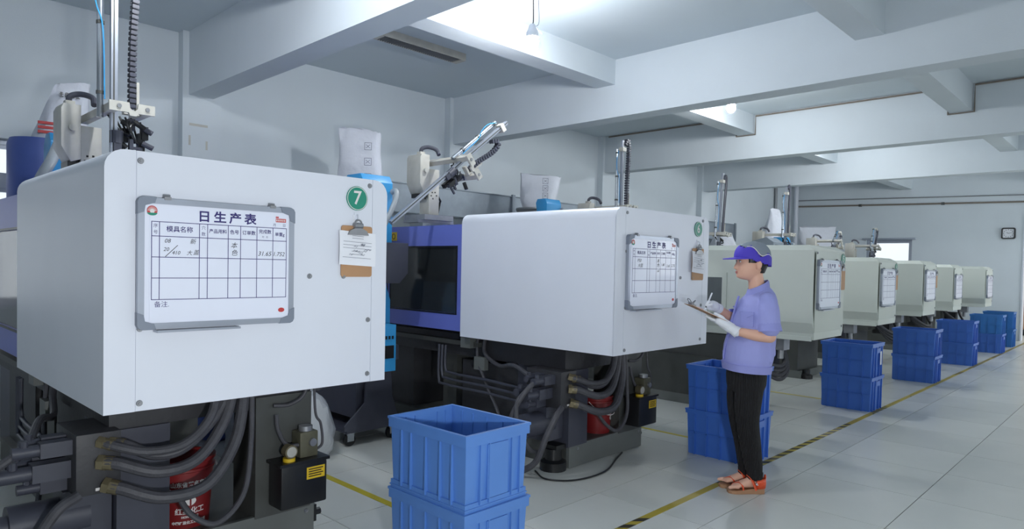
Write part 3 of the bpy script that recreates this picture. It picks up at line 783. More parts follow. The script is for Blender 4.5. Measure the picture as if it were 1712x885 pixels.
def whiteboard(loc, label, hand=None, scale=1.0, detail=True):
    t = thing('whiteboard', label, 'whiteboard', loc); t.scale = (scale, 1, scale)
    link('frame', FRAME_ME, M_ALU, t)
    pn = bx('panel', M_BOARD, t, 0.02, BW - 0.02, -0.02, -0.008, 0.02, BH - 0.02)
    sheet = bx('printed_sheet', M_PAPER, t, 0.04, BW - 0.03, -0.0222, -0.020, 0.03, BH - 0.045)
    sheet.data.materials[0] = M_BOARD
    link('printed_grid', GRID_ME, M_INK, sheet); [link(nm, me, M_INK, sheet) for nm, me in HEAD_ME]
    for cx, cz in ((0.028, 0.028), (BW - 0.028, 0.028), (0.028, BH - 0.028), (BW - 0.028, BH - 0.028)):
        sx = -1 if cx < .3 else 1; sz = -1 if cz < .2 else 1
        pl = [(cx + sx * .030, cz - sz * .035), (cx + sx * .030, cz + sz * .012), (cx + sx * .024, cz + sz * .024), (cx + sx * .012, cz + sz * .030), (cx - sx * .035, cz + sz * .030), (cx - sx * .028, cz + sz * .008), (cx + sx * .004, cz - sz * .002), (cx + sx * .008, cz - sz * .026)]
        MB().prism(pl, 'y', -0.027, 0.0).build('corner_cap', M_GREYPL, t)
    for u in (0.165, 0.84):
        c = MB(); c.box(u * BW - .012, u * BW + .012, -0.028, 0.0, BH - 0.006, BH + 0.006); c.cyl((u * BW - .012, -.012, BH + .01), (u * BW + .012, -.012, BH + .01), .006, n=8)
        c.build('hanging_clip', M_STEEL, t)
    bx('pen_tray', M_ALU, t, 0.06, 0.37, -0.05, 0.0, -0.012, -0.004)
    if detail:
        y = -0.0227
        s = MB(); s.cyl((0.048, -.022, BH - .048), (0.048, -.0228, BH - .048), 0.018, n=24); lg = s.build('logo_sticker', M_RED, t)
        s = MB()
        for k in range(11):
            a = PI * (k + .5) / 11; c, sn = math.cos(a), math.sin(a)
            ribbon(s, [(0.048 + .008 * c, BH - .050 + .008 * sn), (0.048 + .0165 * c, BH - .050 + .0165 * sn)], 0.0014, -0.0229)
        s.cyl((0.048, -.0228, BH - .05), (0.048, -.0230, BH - .05), 0.008, n=16); s.build('logo_rays', M_WHITEPRINT, lg)
        s = MB(); s.prism([(0.048 + .0175 * math.cos(PI + PI * k / 12) , BH - .056 + .010 * math.sin(PI + PI * k / 12)) for k in range(13)], 'y', -.0231, -.0228); s.build('logo_ground', M_GREEN, lg)
        s = MB(); s.box(BW - .083, BW - .038, -.0228, -.022, BH - .062, BH - .047); s.box(BW - .083, BW - .07, -.0228, -.022, BH - .045, BH - .039); s.build('brand_sticker', M_RED, t)
        s = MB()
        for k in range(6): s.box(BW - .081 + k * .007, BW - .077 + k * .007, -.023, -.0228, BH - .0585, BH - .0505)
        s.build('brand_print', M_WHITEPRINT, t)
        s = MB(); s.prism([(BW - .055 + .014 * math.cos(2 * PI * k / 20), 0.055 + .0095 * math.sin(2 * PI * k / 20)) for k in range(20)], 'y', -.0228, -.022); s.build('magnet', M_RED, t)
    if hand:
        for it in hand:
            h = MB()
            s, u, v, sz = it
            if isinstance(s, str): text_into(h, s, sz, u * BW, -0.0228, (1 - v) * BH, shear=0.25)
            else: ribbon(h, [((u + a * sz) * BW, (1 - v) * BH + b * sz * BW) for a, b in s], 0.0022, -0.0228)
            h.build('handwriting', M_PEN, t)
    return t
whiteboard((0.715 + 0.103, 2.70, 1.178), 'whiteboard with purple printed table on the machine numbered 7',
           [('08', .165, .325, .022), ('新', .315, .325, .022), ('20', .158, .39, .02), ([(0, 0), (1, 1)], .155, .445, .07), ('410', .215, .415, .02), ('大', .295, .415, .02), ('盖', .335, .41, .022),
            ('本', .575, .345, .026), ('色', .578, .405, .026), ('31.65', .785, .405, .026), ('1.752', .885, .405, .024)])
whiteboard((3.525 + 0.113, 2.50, 1.168), 'whiteboard on the machine numbered 6, in front of the person',
           [('P50', .20, .34, .03), ('大圆', .22, .41, .028), ('本', .575, .34, .03), ('色', .575, .40, .03), ('100', .575, .48, .02), ('1.80', .672, .39, .024), ('2.65', .785, .405, .026), ('2.75', .89, .40, .026)])
B_LAB = ['whiteboard on the cream machine numbered 5, right of the person', 'whiteboard on the second cream machine of the row', 'whiteboard on the third cream machine of the row',
         'small-looking whiteboard on the fourth cream machine', 'most distant whiteboard, on the last cream machine']
for (spec, lb) in zip(B_SPECS, B_LAB):
    x, y, dg, _, w, zb, zt = spec
    whiteboard((x + 0.06, y - 0.006, zt - 0.115 - BH * 1.02), lb, None, 0.97 if w > .79 else 0.9, detail=(dg == '5'))

def clipboard_hung(loc, label, tilt=0.0, paper=True, full=False):
    t = thing('clipboard', label, 'clipboard', loc)
    bd = MB().prism(rrect(0.165, 0.235, 0.012, cx=0, cz=-0.125), 'y', -0.008, -0.004).build('backing_board', M_KRAFT, t)
    hk = MB(); hk.tube([(0, -.002, 0.045), (0, -.014, 0.04), (0, -.018, 0.028), (0, -.010, 0.02)], .004, 6, 4); hk.box(-.014, .014, -.005, -.001, .02, .055); hk.build('wall_hook', M_WHITE, t)
    c = MB(); c.prism([(-.055, -.05), (.055, -.05), (.045, -.03), (.018, -.018), (-.018, -.018), (-.045, -.03)], 'y', -0.022, -0.002); c.cyl((-.022, -.015, -.006), (.022, -.015, -.006), .013, n=12); c.tube([(-.016, -.018, -.006), (-.014, -.02, .012), (0, -.02, .02), (.014, -.02, .012), (.016, -.018, -.006)], .004, 6, 3)
    c.build('bulldog_clip', M_STEEL, t, smooth=True)
    if paper:
        R = Matrix.Rotation(tilt, 4, 'Y'); p = MB()
        n = 8; vs = []
        for i in range(n + 1):
            zz = -0.035 - 0.155 * i / n
            for xx in (-.096, -.03, .04, .098):
                vs.append(R @ Vector((xx + .006 * i / n, -0.0105 - 0.006 * math.sin(i / n * 2.5) - (0.004 if abs(xx) > .09 else 0), zz)))
        fs = []
        for i in range(n):
            for j in range(3): a = i * 4 + j; fs.append((a, a + 4, a + 5, a + 1))
        p.add(vs, fs); o = p.build('paper_sheet', M_PAPER, t)
        so = o.modifiers.new('thick', 'SOLIDIFY'); so.thickness = 0.0012
        pr = MB()
        yy = -0.021
        text = [(-.055, 3), (-.066, 2), (-.083, 4), (-.098, 4), (-.112, 4), (-.126, 3), (-.14, 3), (-.155, 4)]
        for zz, k in text:
            xs = -.075 if k == 4 else -.03
            ribbon(pr, [tuple((R @ Vector((xs, 0, zz))).xz), tuple((R @ Vector((-xs, 0, zz))).xz)], .0016, yy)
        rnd = random.Random(3)
        for q in range(12):
            xx = -.05 + .1 * rnd.random(); zz = -.09 - .06 * rnd.random()
            ribbon(pr, [(xx, zz), (xx + .006, zz + .004), (xx + .012, zz - .002), (xx + .02, zz + .003)], .0018, yy)
        pr.build('sheet_lines', M_PAPERINK, t)
    return t
clipboard_hung((0.715 + 1.035, 2.70, 1.615), 'hardboard clipboard with a form on the machine numbered 7', 0.05)
clipboard_hung((3.525 + 1.035, 2.50, 1.60), 'hardboard clipboard with a tilted form on the machine numbered 6', 0.08)
clipboard_hung((6.50 + 0.735, 2.354, 1.50), 'bare hardboard clipboard on the cream machine numbered 5', paper=False)
clipboard_hung((9.20 + 0.72, 2.554, 1.46), 'bare hardboard clipboard on the second cream machine', paper=False)
clipboard_hung((11.63 + 0.74, 2.614, 1.46), 'bare hardboard clipboard on the third cream machine', paper=False)

# ------------------------------------------------------------------ picker robots
def chain(root, pts, w, name='cable_chain'):
    P = smooth_path(pts, 10)
    mb = MB(); acc = 0.0; last = P[0]
    link_len = 0.03
    D = []
    for a, b in zip(P[:-1], P[1:]):
        seg = (b - a).length; t = link_len - acc
        while t <= seg and seg > 0:
            D.append((a.lerp(b, t / seg), (b - a).normalized())); t += link_len
        acc = (acc + seg) % link_len
    for p, d in D:
        y = Vector((0, 1, 0)); z = d; x = y.cross(z)
        if x.length < 1e-3: x = Vector((1, 0, 0))
        x.normalize(); y = z.cross(x)
        m = Matrix(((x.x, y.x, z.x, p.x), (x.y, y.y, z.y, p.y), (x.z, y.z, z.z, p.z), (0, 0, 0, 1)))
        mb.box(-.014, .014, -w / 2, w / 2, -.012, .012, m)
        mb.box(-.0175, .0175, -w / 2 - .003, -w / 2 + .006, -.009, .009, m)
        mb.box(-.0175, .0175, w / 2 - .006, w / 2 + .003, -.009, .009, m)
    return mb.build(name, M_SLATE, root)

def robot(loc, label, tilt, up, down, post_h=0.5, chain_h=0.7, detail=2, arm=0.5, riser=0.0, group='picker robots'):
    """post with a swing body, a two-rail arm reaching towards the aisle and a slide unit that tilts sideways"""
    t = thing('picker_robot', label, 'robot arm', loc, group=group)
    za = post_h
    bp = MB(); bp.box(-.16, .16, -.14, .14, -0.045, 0.0); bp.box(-.2, .2, -.1, .1, -.07, -.045); bp.build('base_plate', M_STEEL, t)
    if riser: bx('riser', M_CREAM, t, -.14, .14, -.09, .09, -riser, -.07)
    p = MB(); p.box(-.055, .055, -.065, .065, 0, za); po = p.build('post', M_IVORY, t, bevel=.004)
    mk = MB()
    for k in range(5):
        a = k * 1.1; mk.box(-.0565, -.055, -.01 + .03 * math.cos(a), .004 + .03 * math.cos(a), za * .42 + .03 * math.sin(a), za * .42 + .012 + .03 * math.sin(a))
        mk.box(-.01 + .03 * math.cos(a), .002 + .03 * math.cos(a), -.0665, -.065, za * .42 + .03 * math.sin(a), za * .42 + .012 + .03 * math.sin(a))
    mk.build('rotation_mark', M_BLACK, po)
    # swing body: box with cut lower corner
    b = MB(); b.prism([(-.02, za - .20), (-.14, za - .22), (-.25, za - .13), (-.25, za + .09), (-.22, za + .12), (-.02, za + .12)], 'x', -.075, .075)
    R = Matrix.Rotation(math.radians(90), 4, 'Z')
    b.v = [tuple(R @ Vector((v[0], -v[1] - .20, v[2]))) if False else (v[1] * .44 - .045, v[0] * 1.25 + .03, v[2]) for v in b.v]
    sb = b.build('swing_body', M_IVORY, t, bevel=.003)
    bx('body_mouth', M_BLACK, t, -.12, -.06, -.05, .10, za - .25, za - .215)
    kn = MB(); kn.cyl((-.10, -.06, za - .02), (-.10, -.085, za - .02), .02, n=14); kn.build('body_knob', M_IVORY, sb, smooth=True)
    # arm assembly, tilted about the reach axis
    T = Matrix.Translation((0.0, 0, za + 0.06)) @ Matrix.Rotation(tilt, 4, 'Y')
    def tb(mb): mb.v = [tuple(T @ Vector(v)) for v in mb.v]; return mb
    y1 = -arm
    for xx in (0.0, 0.175):
        tb(MB().box(xx - .02, xx + .02, y1, (0.1 if xx == 0 else y1 + .28), -.022, .022)).build('arm_rail', M_IVORY, t)
    br = MB(); br.prism([(q[0] * .72, q[1] * .85) for q in [(-.04, -.03), (.095, -.03), (.105, -.05), (.15, -.05), (.165, -.03), (.285, -.03), (.285, .035), (.165, .035), (.16, .0), (.145, -.015), (.12, -.012), (.105, .0), (.1, .035), (-.04, .035)]], 'y', y1 - .02, y1)
    tb(br).build('end_bracket', M_IVORY, t)
    for xx in (.02, .165):
        m_ = MB(); m_.cyl((xx, y1 - .02, .003), (xx, y1 - .027, .003), .012, n=10); tb(m_).build('bolt', M_STEEL, t)
    ym = y1 + .10
    # slide unit
    s = MB(); s.box(.008, .036, ym - .016, ym + .016, -down, up); s.box(.036, .044, ym - .008, ym + .008, -down, up)
    rail = tb(s).build('slide_rail', M_ALU, t)
    s = MB(); s.box(.018, .026, ym - .018, ym - .0158, -down, up); tb(s).build('rail_slot', M_DARK2, rail)
    s = MB(); s.cyl((-.035, ym + .03, -.05), (-.035, ym + .03, up * .86), .017, n=14); tb(s).build('air_cylinder', M_CHROME, t, smooth=True)
    for q in (0.08, up * .45, up * .8):
        s = MB(); s.cyl((-.035, ym + .03, q), (-.035, ym + .03, q + .018), .021, n=14); tb(s).build('cylinder_band', M_DARK2, t)
    s = MB(); s.box(-.005, .065, ym - .03, ym + .03, up * .84, up * .84 + .045); tb(s).build('rail_stop', M_IVORY, t)
    s = MB(); s.tube([(-.035, ym + .01, up * .84), (-.07, ym + .01, up * .7), (-.062, ym + .01, up * .55), (-.03, ym, up * .42), (-.02, ym, .05)], .0038, 6, 5); tb(s).build('air_line', M_CYAN, t, smooth=True)
    # cable chain from the plate on the right up and over to the rail top
    ch = chain_h
    if detail:
        pts = [(.115, ym - .01, .0), (.12, ym - .01, ch * .45), (.14, ym - .01, ch * .9), (.13, ym - .01, ch + .07), (.095, ym - .01, ch + .09), (.06, ym - .01, ch + .03)]
        pts = [tuple(T @ Vector(q)) for q in pts]
        if detail == 2: chain(t, pts, .04)
        else: MB().tube(pts, .02, 8, 6).build('cable_chain', M_SLATE, t, smooth=True)
        s = MB(); s.box(.135, .15, ym - .03, ym + .01, -.0, .17); s.box(.07, .15, ym - .03, ym + .01, -.02, .0); tb(s).build('chain_plate', M_IVORY, t)
    # valves and gripper under the arm
    rnd = random.Random(len(label))
    for q in range(12 if detail == 2 else 3):
        c = MB(); x0 = .02 + .16 * rnd.random(); y0 = ym - .05 + .14 * rnd.random(); z0 = -.03 - .15 * rnd.random(); L = .05 + .06 * rnd.random()
        if q % 2: c.box(x0, x0 + .035, y0, y0 + .04, z0 - L, z0)
        else: c.cyl((x0, y0, z0), (x0 + .05, y0 - .02, z0 - L * .4), .016, n=10)
        tb(c).build('valve', M_BLACK if q % 3 else M_SLATE, t)
    for q in range(5 if detail == 2 else 2):
        a = .03 + .05 * q
        c = MB(); c.tube([(.0 + a * .6, ym + .08, -.02), (.05 + a * .5, ym + .02, -.10 - a * .4), (.1, ym - .04, -.14 + a * .2), (.08 + a * .4, ym + .02, -.05)], .006, 6, 5); tb(c).build('cable', M_BLACK, t, smooth=True)
    g = MB(); g.box(.02, .06, ym - .03, ym + .03, -.24, -.19); g.cyl((.04, ym, -.19), (.04, ym, -.12), .035, n=14); g.box(.10, .12, ym - .03, ym + .0, -.26, -.16); g.box(.12, .19, ym - .025, ym - .01, -.25, -.235); g.box(.12, .17, ym - .025, ym - .01, -.215, -.2)
    tb(g).build('gripper', M_SLATE, t)
    # hose loops from the body to the arm
    c = MB(); c.tube([(-.10, .0, za + .12), (-.10, -.01, za + .17), (-.05, -.03, za + .19), (.0, -.08, za + .17), (.0, -.12, za + .12)], .017, 10, 6); c.build('hose', M_SLATE, t, smooth=True)
    bx('hose_clamp', M_IVORY, t, -.125, -.075, -.025, .025, za + .115, za + .145)
    c = MB(); c.tube([(.02, .02, za - .1), (.1, -.02, za - .25), (.12, .0, za * .3), (.09, .0, 0)], .009, 8, 6); c.build('hose', M_BLACK, t, smooth=True)
    return t
robot((1.165, 4.72, 1.86), 'picker robot with tall upright slide on the machine numbered 7', 0.0, 1.05, 0.26, 0.36, 0.92, riser=0.10)
robot((3.76, 4.66, 1.86), 'picker robot with sideways tilted slide on the machine numbered 6', math.radians(52), 0.66, 0.90, 0.40, 0.36, riser=0.10)
robot((6.72, 5.12, 1.80), 'upright slender picker robot seen over the machine numbered 6', 0.0, 0.80, 0.3, 0.30, 0.72, riser=0.36)
robot((9.48, 5.26, 1.66), 'picker robot with upright white slide left of the purple cap', math.radians(4), 0.92, 0.3, 0.26, 0.80, detail=1, riser=0.28)
robot((11.95, 5.26, 1.72), 'picker robot with dark upright slide behind the purple cap', 0.0, 0.84, 0.3, 0.30, 0.78, detail=1, riser=0.335)
robot((14.30, 5.19, 1.68), 'picker robot with a low curled hose right of the pale sack', math.radians(50), 0.32, 0.25, 0.32, 0.2, detail=1, riser=0.32)
robot((16.05, 5.00, 1.60), 'picker robot in front of the bright far window', math.radians(22), 0.46, 0.2, 0.36, 0.33, detail=1, riser=0.25)

# ------------------------------------------------------------------ granulators
def granulator(loc, label, z_hood=2.14):
    t = thing('granulator', label, 'granulator', loc, group='granulators')
    # side plates with sloping foot
    pl = [(-.02, .13), (-.02, .17), (.16, .33), (.17, .62), (.40, .62), (.42, .36), (.50, .13)]
    for yy in (0.80, 0.05): MB().prism(pl, 'y', yy, yy + .018).build('side_plate', M_SLATE, t)
    bx('bottom_tray', M_SLATE, t, 0.0, .5, .05, .8, .11, .13)
    bx('collecting_bin', M_SLATE, t, .12, .40, .12, .76, .20, .5)
    for (cx, cy) in ((.05, .1), (.45, .1), (.05, .74), (.45, .74)):
        c = MB(); c.cyl((cx, cy - .014, .05), (cx, cy + .014, .05), .05, n=18); cs = c.build('caster', M_BLACK, t, smooth=True)
        c = MB(); c.box(cx - .03, cx + .03, cy - .025, cy - .018, .04, .11); c.box(cx - .03, cx + .03, cy + .018, cy + .025, .04, .11); c.box(cx - .035, cx + .035, cy - .03, cy + .03, .1, .112); c.build('caster_fork', M_CHROME, cs)
    bx('lower_body', M_CYAN, t, .12, .42, .12, .55, .62, .94)
    pb = bx('control_box', M_CYAN, t, .06, .30, -.15, .12, .60, .96)
    bx('control_screen', M_BLACK, pb, .18, .28, -.154, -.15, .70, .80)
    for k in range(4): bx('push_button', M_BLACK, pb, .17 + .03 * k, .185 + .03 * k, -.156, -.15, .85, .875)
    m_ = MB(); m_.cyl((.38, .1, .62), (.38, .1, .82), .07, n=18); m_.box(.32, .44, .0, .06, .66, .78); m_.build('motor', M_SLATE, t, smooth=True)
    MB().prism([(.0, .94), (.42, .94), (.42, 1.14), (.36, 1.3), (.06, 1.3), (.0, 1.14)], 'y', .10, .55).build('cutting_chamber', M_CYAN, t)
    MB().prism([(-.03, 1.36), (.06, 1.28), (.38, 1.28), (.46, 1.36), (.46, 1.60), (-.03, 1.60)], 'y', -.08, .40).build('chute', M_SLATE, t, bevel=.004)
    MB().prism([(.06, 1.60), (.30, 1.60), (.30, z_hood - .16), (.33, z_hood - .05), (.29, z_hood), (.10, z_hood + .0), (.06, z_hood - .06)], 'x', .12, .40).build('feed_hood', M_CYAN, t, bevel=.006)
    c = MB(); c.tube([(.39, .10, z_hood - .14), (.40, .02, z_hood - .12), (.37, -.02, z_hood - .2), (.28, -.0, z_hood - .40), (.16, .06, z_hood - .62)], .022, 12, 6); c.build('suction_tube', M_TUBE, t, smooth=True)
    return t
granulator((2.86, 4.45, 0), 'cyan and slate granulator on casters between the machines numbered 7 and 6')
granulator((6.28, 5.56, 0), 'cyan granulator head beside the steel drum behind the machine numbered 6', 2.29).scale = (1, .7, 1)
granulator((13.45, 5.45, 0), 'distant cyan granulator behind the cream machines', 2.12)

# ------------------------------------------------------------------ sacks, drums
def sack(loc, w, d, h, label, rz=0.0, seed=1, lean=0.0, top=1.0, prints=None, m=M_BAG, pinch=0.25):
    t = thing('material_sack', label, 'sack', loc, rz)
    rnd = random.Random(seed); rings = []; N = 28; K = 14
    for j in range(K + 1):
        s = j / K; ww = w / 2 * (1 + (top - 1) * s) * (0.94 + 0.06 * math.sin(s * 5)); dd = d / 2 * (1 - (1 - pinch) * s ** 1.6)
        ring = []
        for i in range(N):
            a = 2 * PI * i / N; c, sn = math.cos(a), math.sin(a)
            q = abs(c) ** .55 * (1 if c > 0 else -1); q2 = abs(sn) ** .8 * (1 if sn > 0 else -1)
            nn = noise.noise(Vector((c * 2 + seed * 3.1, sn * 2, s * 3))) * .022
            zz = h * s + (rnd.random() * .03 + .05 * math.sin(a * 1.0 + seed)) * (s ** 3) * h
            ring.append((ww * q + nn + lean * s * h, dd * q2 + nn, zz))
        rings.append(ring)
    o = MB().loft(rings).build('sack_body', m, t, smooth=True)
    if prints:
        for (nm, pm, fn) in prints: 
            p = MB(); fn(p, w, d, h); p.build(nm, pm, t)
    return t
def icons(p, w, d, h):
    yy = -d / 2 - .012
    for k in range(3):
        z0 = h * .72 - k * h * .22; x0 = w * .12
        for q in ([(0, 0), (.07, 0), (.07, .075), (0, .075), (0, 0)], [(.015, .02), (.055, .055)], [(.015, .055), (.055, .02)]):
            ribbon(p, [(x0 + a, z0 + b) for a, b in q], .005, yy + .04 * (z0 / h) * d * 2)
def stripes(p, w, d, h):
    for k in range(3):
        p.box(-w * .43 + .22 * h * .15, w * .43 + .22 * h * .15, -d * .505, -d * .46, h * (.10 + .075 * k), h * (.145 + .075 * k))
def sackprint(p, w, d, h):
    for k, (x, z, s) in enumerate(((.02, .5, .12), (-.02, .75, .09))):
        for q in range(4):
            x0 = x * w - .07 + q * .036 + .22 * h * z; z0 = h * z; y0 = -d * (.49 - .2 * z)
            for (a, b, c, e) in ((0, .026, 0, .005), (0, .026, .018, .023), (.010, .015, 0, .036), (0, .005, 0, .03 * (q % 2)), (.003, .024, .03, .034)):
                p.box(x0 + a, x0 + b, y0 - .004, y0, z0 + c, z0 + e + .001)
# blue drum and striped sack behind the machine numbered 7
dr = thing('blue_drum', 'blue plastic drum below the red-striped sack at the left edge', 'drum', (1.22, 6.22, 0))
MB().lathe([(.2, 1.05), (.215, 1.07), (.215, 1.35), (.225, 1.38), (.215, 1.41), (.215, 2.28), (.2, 2.32), (.19, 2.32)], n=28).build('drum_body', M_BARREL, dr, smooth=True)
MB().box(-.22, .22, -.22, .22, 0.0, 1.05).build('drum_stand', M_SLATE, dr)
sack((1.33, 6.22, 2.32), 0.36, 0.26, 0.46, 'white sack with three red stripes on the blue drum', -0.12, 2, 0.22, 0.7, [('red_stripe', M_RED, stripes), ('sack_lettering', M_BLACK, sackprint)])
sack((4.12, 6.28, 2.10), 0.46, 0.3, 0.74, 'translucent white sack with handling symbols left of the tilted robot', -0.72, 4, -0.02, 1.08, [('handling_symbols', M_PAPERINK, icons)], pinch=.12)
sd = thing('steel_drum', 'ribbed steel drum holding a white sack above the machine numbered 6', 'drum', (7.02, 6.32, 0))
MB().lathe([(.28, 0), (.28, 2.10), (.30, 2.12), (.28, 2.14), (.30, 2.165), (.28, 2.19), (.30, 2.215), (.295, 2.235), (.26, 2.235)], n=30).build('drum_body', M_STEEL, sd, smooth=True)
sack((7.02, 6.32, 2.235), 0.42, 0.34, 0.46, 'white sack flaring open in the ribbed steel drum', -0.72, 5, 0.1, 1.55, [('handling_symbols', M_PAPERINK, icons)], pinch=.3)
sack((14.2, 6.0, 1.99), 0.55, 0.4, 0.72, 'pointed pale sack above the purple cap', -0.72, 6, 0, 0.45, None, pinch=.1)
sack((16.6, 6.0, 1.95), 0.7, 0.5, 0.55, 'pale sack with two corners, right of the purple cap', -0.72, 7, 0.05, 1.5, None, pinch=.2)
sack((11.9, 6.0, 1.72), 0.62, 0.5, 0.36, 'low white sack left of the purple cap', -0.72, 8, 0, 0.6)
sack((7.9, 5.75, 1.96), 0.5, 0.4, 0.32, 'crumpled white film heap seen over the machine numbered 6', -0.72, 9, 0, 0.5, None, pinch=.3)
for (x, y, z, w, lb) in ((14.2, 6.0, 1.99, .5, 'pointed pale sack'), (16.6, 6.0, 1.95, .6, 'two-cornered pale sack'), (11.9, 6.0, 1.72, .6, 'low white sack'), (7.9, 5.75, 1.96, .42, 'crumpled film heap'), (4.12, 6.28, 2.10, .4, 'translucent sack with symbols')):
    tag(MB().lathe([(w * .5, 0), (w * .5, z - .03), (w * .53, z - .02), (w * .53, z)], (x, y, 0), 22).build('hopper_drum', M_GALV, smooth=True), 'galvanised hopper drum under the ' + lb, 'drum')
# control cabinet showing behind the cap
cb = thing('control_cabinet', 'tilted grey operator panel with black keys behind the purple cap', 'control panel', (10.75, 4.55, 0))
bx('panel_stand', M_SLATE, cb, .1, .3, .1, .3, 0, 1.55)
MB().prism([(0, 1.55), (.36, 1.55), (.36, 1.92), (.12, 1.98), (0, 1.9)], 'x', 0, .4).build('panel_housing', M_GALV, cb)
for k in range(5):
    for j in range(2): bx('key', M_BLACK, cb, .07 + j * .08, .13 + j * .08, -.008, .0, 1.60 + k * .055, 1.64 + k * .055)

# film-wrapped heap on the floor behind the machine numbered 7
def blob(name, c, rx, ry, rz, m, parent, seed, amp=.12):
    mb = MB(); vs = []; nu, nv = 36, 20
    for j in range(nv + 1):
        ph = PI * j / nv * .98
        for i in range(nu):
            a = 2 * PI * i / nu
            d = Vector((math.sin(ph) * math.cos(a), math.sin(ph) * math.sin(a), math.cos(ph)))
            k = 1 + amp * noise.noise(d * 2.2 + Vector((seed, 0, 0))) + amp * .5 * noise.noise(d * 6 + Vector((0, seed, 0)))
            z = max(0.003, c[2] + d.z * rz * k + .0)
            vs.append((c[0] + d.x * rx * k, c[1] + d.y * ry * k, z))
    fs = []
    for j in range(nv):
        for i in range(nu):
            i2 = (i + 1) % nu; fs.append((j * nu + i, (j + 1) * nu + i, (j + 1) * nu + i2, j * nu + i2))
    mb.add(vs, fs)
    return mb.build(name, m, parent, smooth=True)
fb = thing('plastic_bag', 'large clear film bag of parts on the floor behind the machine numbered 7', 'plastic bag', (2.36, 4.62, 0))
blob('film', (0, 0, .18), .38, .40, .42, M_FILM, fb, 3.3)
blob('contents', (-.04, .02, .12), .28, .34, .28, M_PAPER, fb, 8.1)
bb = thing('blue_bag', 'dark blue wrapped bundle seen under the machine numbered 7', 'bag', (2.24, 5.52, 0))
blob('bundle', (0, 0, .3), .26, .34, .34, M_BARREL, bb, 5.5)

# ------------------------------------------------------------------ crates
def crate_meshes(kind):
    LX, LY, Hh = 0.43, 0.52, 0.352
    tp = 0.012; th = 0.006
    if kind == 'near': LX, LY = 0.42, 0.56
    body = MB()
    def ring(inset, z): return [(inset, inset, z), (LX - inset, inset, z), (LX - inset, LY - inset, z), (inset, LY - inset, z)]
    o = 0.012
    # outer shell then inner shell
    body.loft([ring(o + tp, 0.0), ring(o, Hh - .004)], caps=False)
    body.loft([ring(o + tp + th, 0.008), ring(o + th, Hh - .004)], caps=False)
    q = ring(o + tp, 0.0); body.add(q, [(3, 2, 1, 0)]); q = ring(o + tp + th, 0.008); body.add(q, [(0, 1, 2, 3)])
    a, b = ring(o, Hh - .004), ring(o + th, Hh - .004)
    body.add(a + b, [(i, (i + 1) % 4, 4 + (i + 1) % 4, 4 + i) for i in range(4)])
    rim = MB()
    def band(z0, z1, out, inn):
        rim.loft([ring(inn, z0), ring(out, z0), ring(out, z1), ring(inn, z1), ring(inn, z0)], caps=False)
    band(Hh - .012, Hh, 0.0, o + th); 
    if kind == 'near':
        band(Hh - .052, Hh - .012, 0.004, o); band(.018, .024, .010, o + tp); band(.0, .045, .014, o + tp)
    else:
        band(Hh - .036, Hh - .012, 0.003, o)
    ribs = MB()
    def rib_y(face, a, w, z0, z1, dep):   # on the x faces
        for z in (0,):
            x = o if face < 0 else LX - o
            if face < 0: ribs.box(x - dep, x + .012, a - w / 2, a + w / 2, z0, z1)
            else: ribs.box(x - .012, x + dep, a - w / 2, a + w / 2, z0, z1)
    def rib_x(face, a, w, z0, z1, dep):
        y = o if face < 0 else LY - o
        if face < 0: ribs.box(a - w / 2, a + w / 2, y - dep, y + .012, z0, z1)
        else: ribs.box(a - w / 2, a + w / 2, y - .012, y + dep, z0, z1)
    if kind == 'near':
        for f in (-1, 1):
            for a in (.10, .17, .28, .38, .46): rib_y(f, LY - a if f < 0 else a, .006, .03, Hh - .02, .007)
            for a in (.10, .155, .30, .355): rib_x(f, a, .006, .03, Hh - .02, .007)
            rib_x(f, LX / 2, .13, .05, Hh - .06, .004)
    else:
        for f in (-1, 1):
            for a in (.10, .23, .34, .44): rib_y(f, a, .008, .0, Hh - .02, .006)
            zz = Hh * .48
            x = o if f < 0 else LX - o
            ribs.box(min(x, x + f * .006), max(x, x + f * .006) , .03, LY - .03, zz, zz + .008)
            for a in (.07, .15, .28, .36): rib_x(f, a, .010, .0, Hh - .02, .008)
            rib_x(f, LX / 2, .11, Hh - .10, Hh - .05, .010)
    return body.mesh('crate_wall'), rim.mesh('rim'), ribs.mesh('ribs'), LX, LY, Hh
CRM = {k: crate_meshes(k) for k in ('near', 'grid')}
def crate_stack(x, y, kind, m, who, rz=0.0, group='blue crates beside the machines', sizes=(1, 1, 1), card=False, mats=None):
    body, rim, ribs, LX, LY, Hh = CRM[kind]
    for lev in range(2):
        mm = (mats or (m, m))[lev]
        lab = ('lower' if lev == 0 else 'upper') + ' ' + who
        t = thing('storage_crate', lab, 'crate', (x, y, lev * (Hh - .006) * sizes[2]), rz + (0.012 if lev else 0), group)
        t.scale = sizes
        for nm, me in (('crate_wall', body), ('rim', rim), ('ribs', ribs)):
            mc = me.copy(); mc.materials.clear(); mc.materials.append(mm)
            link(nm, mc, mm, t)
        if card and lev == 1: bx('label_card', M_PAPER, t, LX * .62, LX * .72, -.002, .002, Hh * .35, Hh * .75)
crate_stack(1.945, 2.135, 'near', M_CRATE, 'blue ribbed crate of the nearest stack, in the foreground')
crate_stack(4.745, 2.15, 'grid', M_CRATE2, 'blue crate of the stack directly behind the person')
crate_stack(7.54, 2.125, 'grid', M_CRATE2, 'blue crate of the first stack right of the person', card=True)
crate_stack(10.16, 2.12, 'grid', M_CRATE2, 'blue crate of the second stack right of the person')
crate_stack(12.62, 2.12, 'grid', M_CRATE2, 'blue crate of the third stack right of the person')
crate_stack(15.09, 2.10, 'grid', M_CRATE3, 'lighter blue crate of the second farthest stack', mats=(M_CRATE2, M_CRATE3))
crate_stack(16.62, 2.14, 'grid', M_CRATE3, 'blue crate of the farthest stack by the end wall')

